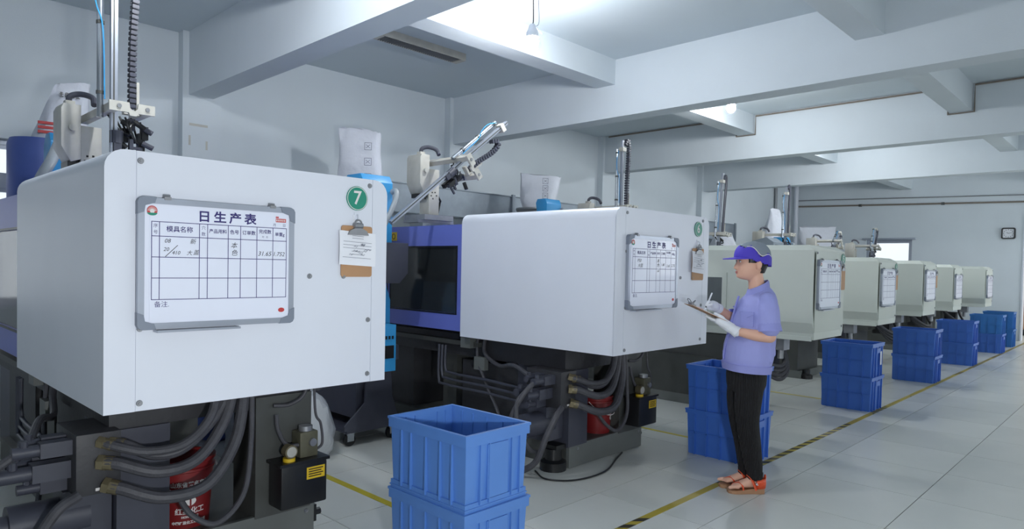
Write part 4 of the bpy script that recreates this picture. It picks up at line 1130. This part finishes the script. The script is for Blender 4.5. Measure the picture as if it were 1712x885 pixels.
# ------------------------------------------------------------------ buckets under the machines
def bucket(loc, label, lines, s=1.0, handle_down=True):
    t = thing('oil_bucket', label, 'bucket', loc, group='red oil buckets'); t.scale = (s, s, s)
    H = .33; r0, r1 = .115, .135
    mb = MB(); mb.lathe([(r0, 0), (r1, H - .06), (r1 + .008, H - .055), (r1 + .008, H - .045), (r1, H - .04), (r1 + .002, H - .02), (r1 + .01, H - .015), (r1 + .01, H), (r1 - .004, H), (r1 - .006, H - .03), (r0 - .006, .01)], n=32)
    mb.build('pail', M_BUCKET, t, smooth=True)
    MB().lathe([(r1 - .006, H - .02), (r1 - .006, H - .012), (.02, H - .01)], n=28).build('lid', M_BUCKET, t)
    pts = [((r1 + .012) * math.cos(a) * 1.0, -.02 - (r1 + .01) * math.sin(a) * .95, H - .05 - .11 * math.sin(a)) for a in [PI * k / 10 for k in range(11)]]
    hb = MB().tube(pts, .004, 6, 3).build('handle', M_WHITEPRINT, t, smooth=True)
    # lettering wrapped around the pail, towards the aisle
    pr = MB()
    for (txt, sz, zc, a0) in lines:
        me = text_mesh(txt, sz, 0.0008)
        off = len(pr.v)
        for v in me.vertices:
            zz = zc + v.co.y; r = r0 + (r1 - r0) * zz / (H - .06) + .0015
            a = a0 + v.co.x / r
            pr.v.append((r * math.sin(a), -r * math.cos(a), zz))
        pr.f += [tuple(i + off for i in p.vertices) for p in me.polygons]
    a0 = lines[0][3]
    for (zc, w) in ((.19, .16),):
        n = 16
        for k in range(n):
            q = []
            for (kk, dz) in ((k, -.002), (k + 1, -.002), (k + 1, .002), (k, .002)):
                r = r0 + (r1 - r0) * zc / (H - .06) + .0015; a = a0 - w / r / 2 + w / r * kk / n
                q.append((r * math.sin(a), -r * math.cos(a), zc + dz))
            pr.add(q, [(0, 1, 2, 3)])
    # round emblem made of two leaves
    for sgn in (-1, 1):
        q = []
        for k in range(9):
            u = k / 8; r = r0 + (r1 - r0) * .13 / (H - .06) + .0015
            xx = sgn * (.004 + .022 * math.sin(PI * u) ** .8); zz = .112 + .045 * u
            q.append((r * math.sin(a0 + xx / r), -r * math.cos(a0 + xx / r), zz))
        pr.add(q, [tuple(range(9))])
    pr.build('lettering', M_WHITEPRINT, t)
    return t
bucket((1.255, 3.42, 0.155), 'dark red oil bucket under the machine numbered 7', [('红星化工', .034, .085, -.1), ('山东省著名商标', .026, .215, -.1), ('HONGXING', .014, .058, -.1), ('中国红星化工有限公司', .016, .03, -.1)])
bucket((4.27, 3.17, 0.155), 'dark red oil bucket with wire handle under the machine numbered 6', [('HEAVY DUTY', .022, .17, .35), ('OIL', .016, .12, .35), ('18L', .016, .05, .35)], .88)

# cartons on a pallet past the doorway
cz = 0.14
pa = thing('pallet', 'black pallet under the cartons past the far doorway', 'pallet', (20.2, 1.4, 0))
for k in range(5): bx('pallet_board', M_BLACK, pa, 0, 1.0, k * .25, k * .25 + .16, .10, .14)
for k in range(3): bx('pallet_runner', M_BLACK, pa, k * .45, k * .45 + .1, 0, 1.16, 0, .10)
for k in range(4):
    t = thing('cardboard_box', ['lowest', 'second', 'third', 'topmost'][k] + ' brown carton of the stack past the far doorway', 'cardboard box', (20.25, 1.42, cz), group='cartons past the doorway')
    bx('carton', M_CARD, t, 0, .8, 0, 1.1, 0, .42, bevel=.004); bx('packing_tape', M_IVORY, t, -.001, .0, .5, .58, 0, .42)
    cz += .421

# ================================================================== PERSON
def person():
    gx, gy = 4.262, 1.902
    fwd = Vector((-0.695, 0.719, 0)).normalized()
    root = thing('person', 'person in a lavender work shirt, violet cap and black trousers writing on a clipboard', 'person', (gx, gy, 0), math.atan2(fwd.y, fwd.x))
    # ---- helpers in the person's frame: x forward, y to the left, z up
    def ell(cx, cy, z, rx, ry, n=28, p=1.0, tiltx=0.0):
        out = []
        for i in range(n):
            a = 2 * PI * i / n; c, s = math.cos(a), math.sin(a)
            x = rx * (abs(c) ** p) * (1 if c > 0 else -1); y = ry * (abs(s) ** p) * (1 if s > 0 else -1)
            out.append((cx + x, cy + y, z + tiltx * x))
        return out
    def limb(mb, pts, rads, n=16, sub=5):
        P = smooth_path(pts, sub); m = len(P)
        def R(t):
            q = t * (len(rads) - 1); i = min(int(q), len(rads) - 2); f = q - i
            return rads[i] * (1 - f) + rads[i + 1] * f
        mb.tube(P, R, n, 1)
        mb.sphere(P[0], rads[0] * .98, nu=n, nv=8); mb.sphere(P[-1], rads[-1] * .98, nu=n, nv=8)
    HX, HZ = 0.035, 1.388
    # ---- head
    LV = [(-.012, .045, -.03, .028), (-.004, .080, -.045, .036), (.006, .096, -.052, .044), (.02, .1005, -.06, .052), (.034, .101, -.068, .057), (.048, .101, -.074, .061), (.062, .100, -.080, .064),
          (.078, .0995, -.086, .067), (.094, .098, -.091, .069), (.108, .096, -.095, .0705), (.122, .1005, -.097, .0715), (.14, .101, -.098, .072), (.16, .096, -.097, .071), (.18, .082, -.09, .066), (.198, .055, -.072, .053), (.210, .022, -.045, .032), (.214, -.01, -.02, .01)]
    def head_rings(off=0.0, lv=LV, nose=True):
        rings = []; N = 56
        for dz, fr, bk, hw in lv:
            cx = (fr + bk) / 2; rx = (fr - bk) / 2 + off; ry = hw + off
            ring = []
            for i in range(N):
                a = 2 * PI * i / N; c, s = math.cos(a), math.sin(a)
                x = cx + rx * (abs(c) ** .92) * (1 if c > 0 else -1); y = ry * (abs(s) ** .88) * (1 if s > 0 else -1)
                if nose and c > 0:
                    nz = 0.0
                    if .055 < dz < .118:
                        u = (dz - .055) / .063; nz = .027 * (1 - u) ** .8 * min(1, (dz - .052) / .008)
                    x += nz * math.exp(-(y / .012) ** 2)
                    if .024 < dz < .05: x += .005 * math.exp(-(y / .018) ** 2) * (1 - abs(dz - .037) / .014)
                    if -.005 < dz < .018: x += .004 * math.exp(-(y / .016) ** 2)
                    if .10 < dz < .116: x -= .005 * (math.exp(-((y - .031) / .012) ** 2) + math.exp(-((y + .031) / .012) ** 2))
                ring.append((HX + x, y, HZ + dz))
            rings.append(ring)
        return rings
    fine = []
    for a, b in zip(LV[:-1], LV[1:]):
        for k in range(3): fine.append(tuple(a[q] + (b[q] - a[q]) * k / 3 for q in range(4)))
    fine.append(LV[-1])
    body = MB(); body.loft(head_rings(0, fine))
    for s in (-1, 1):
        body.sphere((HX - .014, s * .080, HZ + .090), .031, .62, .42, 1.05, 14, 10)
        body.sphere((HX - .008, s * .077, HZ + .064), .012, .8, .6, 1.0, 10, 8)
    # neck
    body.loft([ell(-.005, 0, 1.27, .062, .075), ell(.0, 0, 1.32, .053, .056), ell(.006, 0, 1.36, .05, .05), ell(.016, 0, 1.40, .05, .05), ell(.02, 0, 1.43, .048, .048)])
    # torso core
    body.loft([ell(.02, 0, .72, .085, .12), ell(.03, 0, .85, .085, .125), ell(.02, 0, 1.0, .075, .10), ell(0, 0, 1.15, .085, .125), ell(-.015, 0, 1.22, .07, .115), ell(-.012, 0, 1.27, .04, .06)])
    # arms
    LS, LE, LWr = (-.004, .145, 1.225), (-.018, .196, 1.026), (.182, .135, 1.056)
    RS, RE, RWr = (-.01, -.145, 1.225), (-.02, -.215, 1.04), (.232, -.085, 1.185)
    limb(body, [LS, (-.012, .186, 1.13), LE], [.034, .036, .035]); limb(body, [LE, (.07, .175, 1.034), LWr], [.037, .036, .025])
    limb(body, [RS, (-.015, -.19, 1.14), RE], [.034, .036, .035]); limb(body, [RE, (.10, -.15, 1.11), RWr], [.037, .035, .025])
    # legs and feet
    FT = [(0.0, .058, .02), (-.005, -.05, -.02)]   # (x offset, y, toe turn)
    AN = [(-.002, .052), (.018, -.058)]
    for (ax, ay), sgn in zip(AN, (1, -1)):
        limb(body, [(.045, sgn * .075, .74), (.06, sgn * .07, .46), (.02, ay, .26), (ax, ay, .10)], [.075, .052, .045, .03])
        # foot: heel to toes
        fr = []
        for u, hw, ht in ((-.050, .022, .045), (-.03, .03, .075), (0.0, .031, .092), (.028, .031, .078), (.06, .034, .058), (.095, .037, .042), (.122, .036, .030), (.138, .031, .024)):
            ring = []
            for i in range(18):
                a = 2 * PI * i / 18
                ring.append((ax + u, ay + hw * math.cos(a), .034 + ht * .5 + ht * .5 * math.sin(a)))
            fr.append(ring)
        body.loft(fr)
        for k in range(5):
            yy = ay + (-.029 + .0145 * k) * (1 if sgn > 0 else -1) * -1
            L = .170 - .010 * k
            limb(body, [(ax + .116, yy, .044), (ax + .138, yy, .046), (ax + L, yy, .041)], [.0105 - .001 * k, .0095 - .0008 * k, .0085 - .0007 * k] if k else [.0125, .0125, .011], n=10, sub=2)
    bo = remeshed(body, 'body', M_SKIN, root, .0042, 3)
    # ---- face details
    for s in (-1, 1):
        e = MB(); e.sphere((HX + .0905, s * .031, HZ + .107), .0105, .6, 1.25, .62, 14, 8); ey = e.build('eye', M_EYEW, bo, smooth=True)
        e = MB(); e.sphere((HX + .0945, s * .031, HZ + .107), .0052, .55, 1, 1, 10, 8); e.build('iris', M_HAIR, ey, smooth=True)
        e = MB(); e.tube([(HX + .0955, s * .018, HZ + .1135), (HX + .0975, s * .031, HZ + .1155), (HX + .091, s * .045, HZ + .111)], .0016, 6, 4); e.build('eyelid', M_HAIR, bo)
        e = MB(); e.tube([(HX + .1015, s * .016, HZ + .1255), (HX + .0995, s * .032, HZ + .1295), (HX + .088, s * .051, HZ + .125)], .0024, 6, 4); e.build('eyebrow', M_HAIR, bo)
    e = MB(); e.sphere((HX + .1035, 0, HZ + .040), .0062, .75, 3.2, .62, 14, 8); e.sphere((HX + .1025, 0, HZ + .0325), .0062, .75, 2.8, .7, 14, 8); e.build('lips', M_LIP, bo, smooth=True)
    # ---- hair: shell over the skull, open at the face
    def shell(rings, keep):
        mb = MB(); N = len(rings[0]); vs = [p for r in rings for p in r]; fs = []
        for j in range(len(rings) - 1):
            for i in range(N):
                i2 = (i + 1) % N
                q = (j * N + i, j * N + i2, (j + 1) * N + i2, (j + 1) * N + i)
                c = sum((Vector(vs[k]) for k in q), Vector()) / 4
                if keep(c.x - HX, c.y, c.z - HZ): fs.append(q)
        mb.add(vs, fs); return mb
    hr = head_rings(.0075, fine, nose=False)
    def keep_hair(x, y, z):
        if z < .035: return False
        ang_front = x
        if z < .07: return x < -.038
        if z < .10: return x < -.03
        if z < .14: return x < -.022 or (.006 < x < .05 and abs(y) > .04 and z > .078 + .5 * max(0, x - .02))
        return x < .05
    h = shell(hr, keep_hair).build('hair', M_HAIR, root, smooth=True)
    so = h.modifiers.new('t', 'SOLIDIFY'); so.thickness = .006; so.offset = -1
    # ---- cap
    def cap_low(x): return .132 + .27 * (x - .06) if x > -.2 else 0
    capl = []
    for q in range(22):
        u = q / 21
        dz = .075 + .165 * u
        k = max(0.0, (dz - .13) / .108); k = min(k, 1)
        sh = (1 - k ** 2.6) ** .5 if k > 0 else 1
        sh = max(sh, .03)
        capl.append((dz, (.112 * sh - .004 * (1 - sh)), (-.112 * sh - .004 * (1 - sh)), .084 * sh))
    cr = head_rings(.002, capl, nose=False)
    lowf = lambda x: .128 + .30 * min(x, .07) - .02 if x < .07 else .129
    def top_line(x): return .205 + .62 * (x - .06)      # purple below, grey mesh above
    pur = shell(cr, lambda x, y, z: z > lowf(x) and z < max(top_line(x), lowf(x) + .055) + .02 * math.sin(x * 60))
    cap = pur.build('cap', M_CAP, root, smooth=True)
    so = cap.modifiers.new('t', 'SOLIDIFY'); so.thickness = .004; so.offset = 1
    gr = shell(cr, lambda x, y, z: z >= max(top_line(x), lowf(x) + .055) - .012)
    g = gr.build('mesh_crown', M_CAPTOP, cap, smooth=True)
    for s in (-1, 1):
        pts = []
        for q in range(15):
            x = -.105 + .165 * q / 14
            z = max(top_line(x), lowf(x) + .055) + .012 * math.sin(x * 60)
            kk = max(0, min(1, (z - .13) / .108)); sh = (1 - kk ** 2.6) ** .5 if kk < 1 else .03
            cx = 0; xx = (x) / max(.01, .114 * sh)
            yv = .089 * sh * (max(0, 1 - xx * xx)) ** .44
            pts.append((HX + x, s * (yv + .002), HZ + z + .002))
        MB().tube(pts, .003, 6, 2).build('piping', M_WHITEPRINT, cap)
    bm_ = MB(); N = 22; up = []; dn = []
    for i in range(N + 1):
        a = -PI / 2 * .92 + PI * .92 * i / N
        xi, yi = .108 * math.cos(a) ** .9 if math.cos(a) > 0 else 0, .086 * math.sin(a)
        ext = .085 * max(0, math.cos(a)) ** .8
        up.append(((HX + xi - .004, yi, HZ + .137 + .0), (HX + xi + ext, yi * .98, HZ + .137 - .16 * ext - .10 * yi * yi * 8)))
    vs = []
    for (a, b) in up: vs += [a, b]
    for (a, b) in up: vs += [(a[0], a[1], a[2] - .005), (b[0], b[1], b[2] - .005)]
    o2 = 2 * (N + 1); fs = []
    for i in range(N):
        fs += [(2 * i, 2 * i + 1, 2 * i + 3, 2 * i + 2), (o2 + 2 * i, o2 + 2 * i + 2, o2 + 2 * i + 3, o2 + 2 * i + 1), (2 * i + 1, o2 + 2 * i + 1, o2 + 2 * i + 3, 2 * i + 3)]
    bm_.add(vs, fs); bm_.build('brim', M_CAP, cap, smooth=True)
    e = MB(); e.sphere((HX + .098, .02, HZ + .172), .008, .4, 1, .8, 10, 6); e.build('cap_badge', M_IVORY, cap)
    # ---- shirt
    sh = MB()
    sh.loft([ell(.055, 0, .795, .132, .178, p=.9, tiltx=.05), ell(.055, 0, .82, .140, .185, p=.9, tiltx=.04), ell(.05, 0, .87, .150, .19, p=.9), ell(.042, 0, .95, .152, .188, p=.9), ell(.025, 0, 1.05, .142, .18, p=.9),
             ell(.012, 0, 1.13, .138, .18, p=.9), ell(.0, 0, 1.20, .122, .168, p=.9), ell(-.012, 0, 1.25, .105, .155, p=.92), ell(-.02, 0, 1.285, .085, .125, p=.95, tiltx=-.1), ell(-.02, 0, 1.308, .066, .085, tiltx=-.25), ell(-.016, 0, 1.32, .056, .064, tiltx=-.3)])
    limb(sh, [(-.018, .135, 1.25), (-.014, .174, 1.185), (-.014, .190, 1.085)], [.056, .064, .067], n=20)
    limb(sh, [(-.02, -.135, 1.252), (-.022, -.176, 1.185), (-.02, -.192, 1.085)], [.056, .064, .067], n=20)
    # folds
    for (p, q, r) in (((.16, .10, .93), (.06, .175, 1.02), .012), ((.17, .06, .88), (.09, .17, .93), .012), ((-.04, .165, .86), (-.03, .17, 1.0), .012), ((.12, .13, 1.04), (.03, .165, 1.10), .010), ((.19, .0, .86), (.14, .12, .84), .012), ((-.075, .12, .9), (-.06, .13, 1.02), .014), ((.165, .09, .98), (.05, .172, .985), .011), ((.02, .178, .87), (.10, .165, .95), .012), ((.09, .15, 1.09), (.01, .17, 1.04), .010)):
        sh.tube([p, q], r, 8, 4)
    so_ = remeshed(sh, 'shirt', M_SHIRT, root, .0075, 5)
    hb = MB(); hb.loft([ell(.055, 0, .788, .137, .183, p=.9, tiltx=.05), ell(.055, 0, .788, .144, .190, p=.9, tiltx=.05), ell(.056, 0, .835, .150, .195, p=.9, tiltx=.04), ell(.056, 0, .835, .138, .184, p=.9, tiltx=.04), ell(.055, 0, .788, .137, .183, p=.9, tiltx=.05)], caps=False)
    hb.build('hem_band', M_SHIRT2, so_, smooth=True)
    for (c0, c1) in (((-.014, .186, 1.11), (-.016, .194, 1.06)), ((-.02, -.186, 1.11), (-.02, -.196, 1.06))):
        MB().cyl(c0, c1, .066, .074, 22, caps=False).build('sleeve_hem', M_SHIRT2, so_, smooth=True)
    co = MB(); rr = []
    for (dx, rz_, zz, tx) in ((0, .98, 1.300, -.35), (0, 1.10, 1.292, -.45), (0, 1.0, 1.335, -.52), (0, .90, 1.348, -.52), (0, .84, 1.34, -.50)):
        rr.append([(x, y, z) for (x, y, z) in ell(-.004 + dx, 0, zz, .068 * rz_, .070 * rz_, 30, 1.0, tx)])
    co.loft(rr, caps=False); co.build('collar', M_SHIRT2, so_, smooth=True)
    for s in (-1, 1):
        cl = MB(); cl.prism([(.075, .004), (.115, .052), (.085, .075), (.05, .06)], 'z', 0, .006, Matrix.Translation((.0, 0, 1.285)) @ Matrix.Rotation(math.radians(42), 4, 'Y') @ Matrix.Diagonal((1, s, 1, 1)))
        cl.build('collar_point', M_SHIRT2, so_)
        pk = MB(); pk.prism([(-.045, 0), (.045, 0), (.045, .016), (0, .036), (-.045, .016)], 'y', 0, .006, Matrix.Translation((.112, s * .146, 1.178)) @ Matrix.Rotation(-s * math.radians(48), 4, 'Z') @ Matrix.Rotation(math.radians(180), 4, 'Y') @ Matrix.Translation((0, -.003, 0)))
        pk.build('pocket_flap', M_SHIRT2, so_)
        pk = MB(); pk.prism([(-.042, -.09), (.042, -.09), (.042, -.012), (-.042, -.012)], 'y', -.002, .003, Matrix.Translation((.109, s * .144, 1.176)) @ Matrix.Rotation(-s * math.radians(48), 4, 'Z'))
        pk.build('pocket', M_SHIRT2, so_)
    pkt = MB(); pkt.tube([(.118, .0, 1.27), (.137, 0, 1.2), (.152, 0, 1.12), (.172, 0, 1.03), (.198, 0, .93), (.205, 0, .86)], .012, 8, 4, flat=.5); pkt.build('button_placket', M_SHIRT2, so_, smooth=True)
    for (xb, zb) in ((.150, 1.2), (.165, 1.11), (.188, 1.01), (.210, .91)):
        MB().cyl((xb - .006, 0, zb), (xb + .002, 0, zb), .006, n=10).build('button', M_SHIRT2, so_)
    # ---- trousers
    tr = MB()
    tr.loft([ell(.06, 0, .83, .11, .15), ell(.055, 0, .76, .122, .165), ell(.055, 0, .70, .118, .162), ell(.06, 0, .66, .105, .155)])
    for (ax, ay), s in zip(AN, (1, -1)):
        limb(tr, [(.055, s * .078, .72), (.066, s * .078, .60), (.062, s * .072, .46), (.036, (ay + s * .066) / 2, .32), (.012 + ax * .5, ay, .19), (ax, ay, .115)], [.09, .085, .072, .066, .058, .047], n=20)
    to = remeshed(tr, 'trousers', M_TROUSER, root, .0065, 3)
    for (ax, ay) in AN:
        MB().cyl((ax, ay, .095), (ax + .001, ay, .135), .049, .051, 22, caps=False).build('trouser_hem', M_TROUSER, to, smooth=True)
    # ---- sandals
    for (ax, ay), s in zip(AN, (1, -1)):
        out = []
        for (u, w) in ((-.062, .012), (-.055, .026), (-.03, .033), (.02, .031), (.06, .034), (.098, .041), (.132, .043), (.158, .036), (.174, .02)):
            out.append((u, w))
        poly = [(ax + u, ay - w) for u, w in out] + [(ax + u, ay + w) for u, w in reversed(out)]
        sl = MB(); nb = len(poly)
        top = [(p[0], p[1], .036 if p[0] - ax < .02 else .036 - .016 * min(1, (p[0] - ax - .02) / .08)) for p in poly]
        bot = [(p[0], p[1], .001) for p in poly]
        sl.add(bot + top, [tuple(range(nb - 1, -1, -1)), tuple(range(nb, 2 * nb))] + [(i, (i + 1) % nb, nb + (i + 1) % nb, nb + i) for i in range(nb)])
        sd_ = sl.build('sandal', M_SOLE, root)
        def strap(pts, r, nm='strap', fl=.35):
            MB().tube(pts, r, 8, 5, flat=fl).build(nm, M_SANDAL, sd_, smooth=True)
        strap([(ax + .085, ay + .042, .028), (ax + .09, ay + .034, .056), (ax + .105, ay + .008, .068), (ax + .126, ay - .012, .058), (ax + .14, ay - .02, .045)], .010)
        strap([(ax + .082, ay - .042, .028), (ax + .087, ay - .034, .056), (ax + .105, ay - .002, .068)], .010)
        strap([(ax + .0, ay + .036, .03), (ax + .015, ay + .040, .06), (ax + .03, ay + .03, .098), (ax + .042, ay, .112), (ax + .03, ay - .03, .098), (ax + .015, ay - .04, .06), (ax + .0, ay - .036, .03)], .013)
        hl = MB(); rr = []
        for z, r in ((.036, 1.0), (.07, 1.06), (.098, 1.0)):
            rr.append([(ax - .014 + .052 * r * math.cos(a), ay + .036 * r * math.sin(a), z) for a in [PI * .42 + PI * 1.16 * k / 14 for k in range(15)]])
        vs = [p for r_ in rr for p in r_]; fs = [(j * 15 + i, j * 15 + i + 1, (j + 1) * 15 + i + 1, (j + 1) * 15 + i) for j in range(2) for i in range(14)]
        hl.add(vs, fs); ho = hl.build('heel_cup', M_SANDAL, sd_, smooth=True); so = ho.modifiers.new('t', 'SOLIDIFY'); so.thickness = .004; so.offset = 1
        bk = MB(); bk.cyl((ax + .0, ay + .043, .072), (ax + .0, ay + .049, .072), .009, n=12); bk.build('buckle', M_CHROME, sd_)
        bow = MB(); bow.sphere((ax - .012, ay + .046, .078), .014, 1.2, .4, 1, 10, 8); bow.sphere((ax - .066, ay, .105), .013, .5, 1, 1.4, 10, 8); bow.build('rosette', M_SANDAL, sd_, smooth=True)
    # ---- gloved hands
    # board plane: from low end near the belly to the far clip
    b0 = Vector((.180, .02, 1.095)); b1 = Vector((.448, .02, 1.212))
    bd = (b1 - b0).normalized(); bn = Vector((-bd.z, 0, bd.x))
    def finger(mb, pts, r0, r1): limb(mb, pts, [r0, (r0 + r1) / 2, r1], n=10, sub=3)
    gl = MB()
    W = Vector(LWr)
    pc = b0 + bd * .065 + Vector((0, .078, 0)) - bn * .022      # palm centre under the board's near edge
    limb(gl, [W - (pc - W) * .10, W, W.lerp(pc, .5), pc], [.033, .031, .034, .033], n=14)
    limb(gl, [W.lerp(pc, .55) + Vector((0, .012, 0)), pc + bd * .03 + Vector((0, .010, 0))], [.026, .026], n=12)
    limb(gl, [W.lerp(pc, .55) - Vector((0, .016, 0)), pc + bd * .03 - Vector((0, .026, 0))], [.024, .022], n=12)
    for k in range(4):
        s0 = pc + bd * (.045 - .020 * k) - bn * .004 + Vector((0, -.012, 0))
        L = (.078, .084, .078, .062)[k]
        e1 = s0 + Vector((0, -L * .55, 0)) + bd * .012 - bn * .004
        e2 = s0 + Vector((0, -L, 0)) + bd * .018 + bn * .008
        finger(gl, [s0, e1, e2], .0105, .0085)
    th0 = pc + bd * .012 + bn * .01 + Vector((0, .018, 0))
    finger(gl, [W.lerp(pc, .75) + bn * .012, pc + bd * .02 + bn * .030 + Vector((0, .004, 0)), pc + bd * .062 + bn * .036 + Vector((0, -.028, 0))], .0135, .0095)
    finger(gl, [pc + bd * .03, pc + bd * .075 - bn * .006 + Vector((0, .0, 0)), pc + bd * .115 - bn * .004 + Vector((0, -.006, 0))], .0105, .0085)
    g1 = remeshed(gl, 'glove', M_GLOVE, root, .0034, 2)
    MB().cyl(W - (pc - W).normalized() * .022, W + (pc - W).normalized() * .004, .037, .034, 18).build('glove_cuff', M_GLOVE, g1, smooth=True)
    # right hand with pen
    gr_ = MB(); W2 = Vector(RWr); pen_tip = b0 + bd * .17 + bn * .006 + Vector((0, -.035, 0)); pen_top = pen_tip + Vector((-.052, -.02, .118))
    grip = pen_tip.lerp(pen_top, .27)
    pc2 = grip + Vector((-.050, -.032, .004))
    limb(gr_, [W2 - (pc2 - W2) * .15, W2, W2.lerp(pc2, .55), pc2], [.032, .030, .034, .032], n=14)
    limb(gr_, [W2.lerp(pc2, .5) + Vector((0, .018, .004)), pc2 + Vector((.012, .02, .004))], [.024, .022], n=12)
    finger(gr_, [pc2 + Vector((.018, .012, .012)), grip + Vector((-.012, .004, .030)), grip + Vector((.004, .002, .006))], .0105, .0085)
    finger(gr_, [pc2 + Vector((.008, .026, .0)), grip + Vector((-.024, .022, .012)), grip + Vector((-.004, .012, .0))], .012, .009)
    for k in range(3):
        s0 = pc2 + Vector((.018 - .006 * k, -.006 - .014 * k, -.002 - .005 * k))
        finger(gr_, [s0, grip + Vector((-.002 - .01 * k, -.012 - .012 * k, .004 - .01 * k)), grip + Vector((-.016 - .012 * k, -.006 - .01 * k, -.018 - .003 * k))], .0105, .0085)
    g2 = remeshed(gr_, 'glove', M_GLOVE, root, .0034, 2)
    MB().cyl(W2 - (pc2 - W2).normalized() * .022, W2 + (pc2 - W2).normalized() * .004, .036, .033, 18).build('glove_cuff', M_GLOVE, g2, smooth=True)
    # ---- clipboard and pen (held: things of their own)
    Mw = Matrix.Translation((gx, gy, 0)) @ Matrix.Rotation(math.atan2(fwd.y, fwd.x), 4, 'Z')
    cbt = thing('clipboard', 'clipboard held in the gloved hand of the person', 'clipboard')
    Lb = (b1 - b0).length
    Bm = Matrix(((bd.x, 0, bn.x, b0.x), (bd.y, 1, bn.y, b0.y), (bd.z, 0, bn.z, b0.z), (0, 0, 0, 1)))
    cbt.matrix_world = Mw @ Bm
    bx('backing_board', M_KRAFT, cbt, 0, Lb, -.11, .11, -.004, -.001)
    bx('paper_sheet', M_PAPER, cbt, 0.004, Lb - .03, -.105, .112, -.001, .001)
    c = MB(); c.box(Lb - .035, Lb - .01, -.05, .05, .001, .012); c.cyl((Lb - .012, -.05, .012), (Lb - .012, .05, .012), .007, n=10); c.tube([(Lb - .01, -.03, .012), (Lb + .012, -.03, .028), (Lb + .016, 0, .032), (Lb + .012, .03, .028), (Lb - .01, .03, .012)], .003, 6, 4); c.tube([(Lb - .02, -.02, .012), (Lb - .03, 0, .04), (Lb - .02, .02, .012)], .003, 6, 4)
    c.build('clip', M_STEEL, cbt, smooth=True)
    bx('red_tab', M_RED, cbt, Lb - .07, Lb - .036, .06, .112, .001, .003)
    pn = thing('pen', 'pale pen held upright in the gloved writing hand of the person', 'pen')
    ax_ = (pen_top - pen_tip).normalized(); q = ax_.to_track_quat('Z', 'Y').to_matrix().to_4x4()
    pn.matrix_world = Mw @ Matrix.Translation(pen_tip) @ q
    PL = (pen_top - pen_tip).length
    MB().lathe([(.0012, 0), (.0045, .016), (.0048, PL - .004), (.003, PL)], n=12).build('barrel', M_PAPER, pn, smooth=True)
    MB().lathe([(.0054, PL * .18), (.0054, PL * .36)], n=12).build('grip_band', M_BLACK, pn, smooth=True)
person()
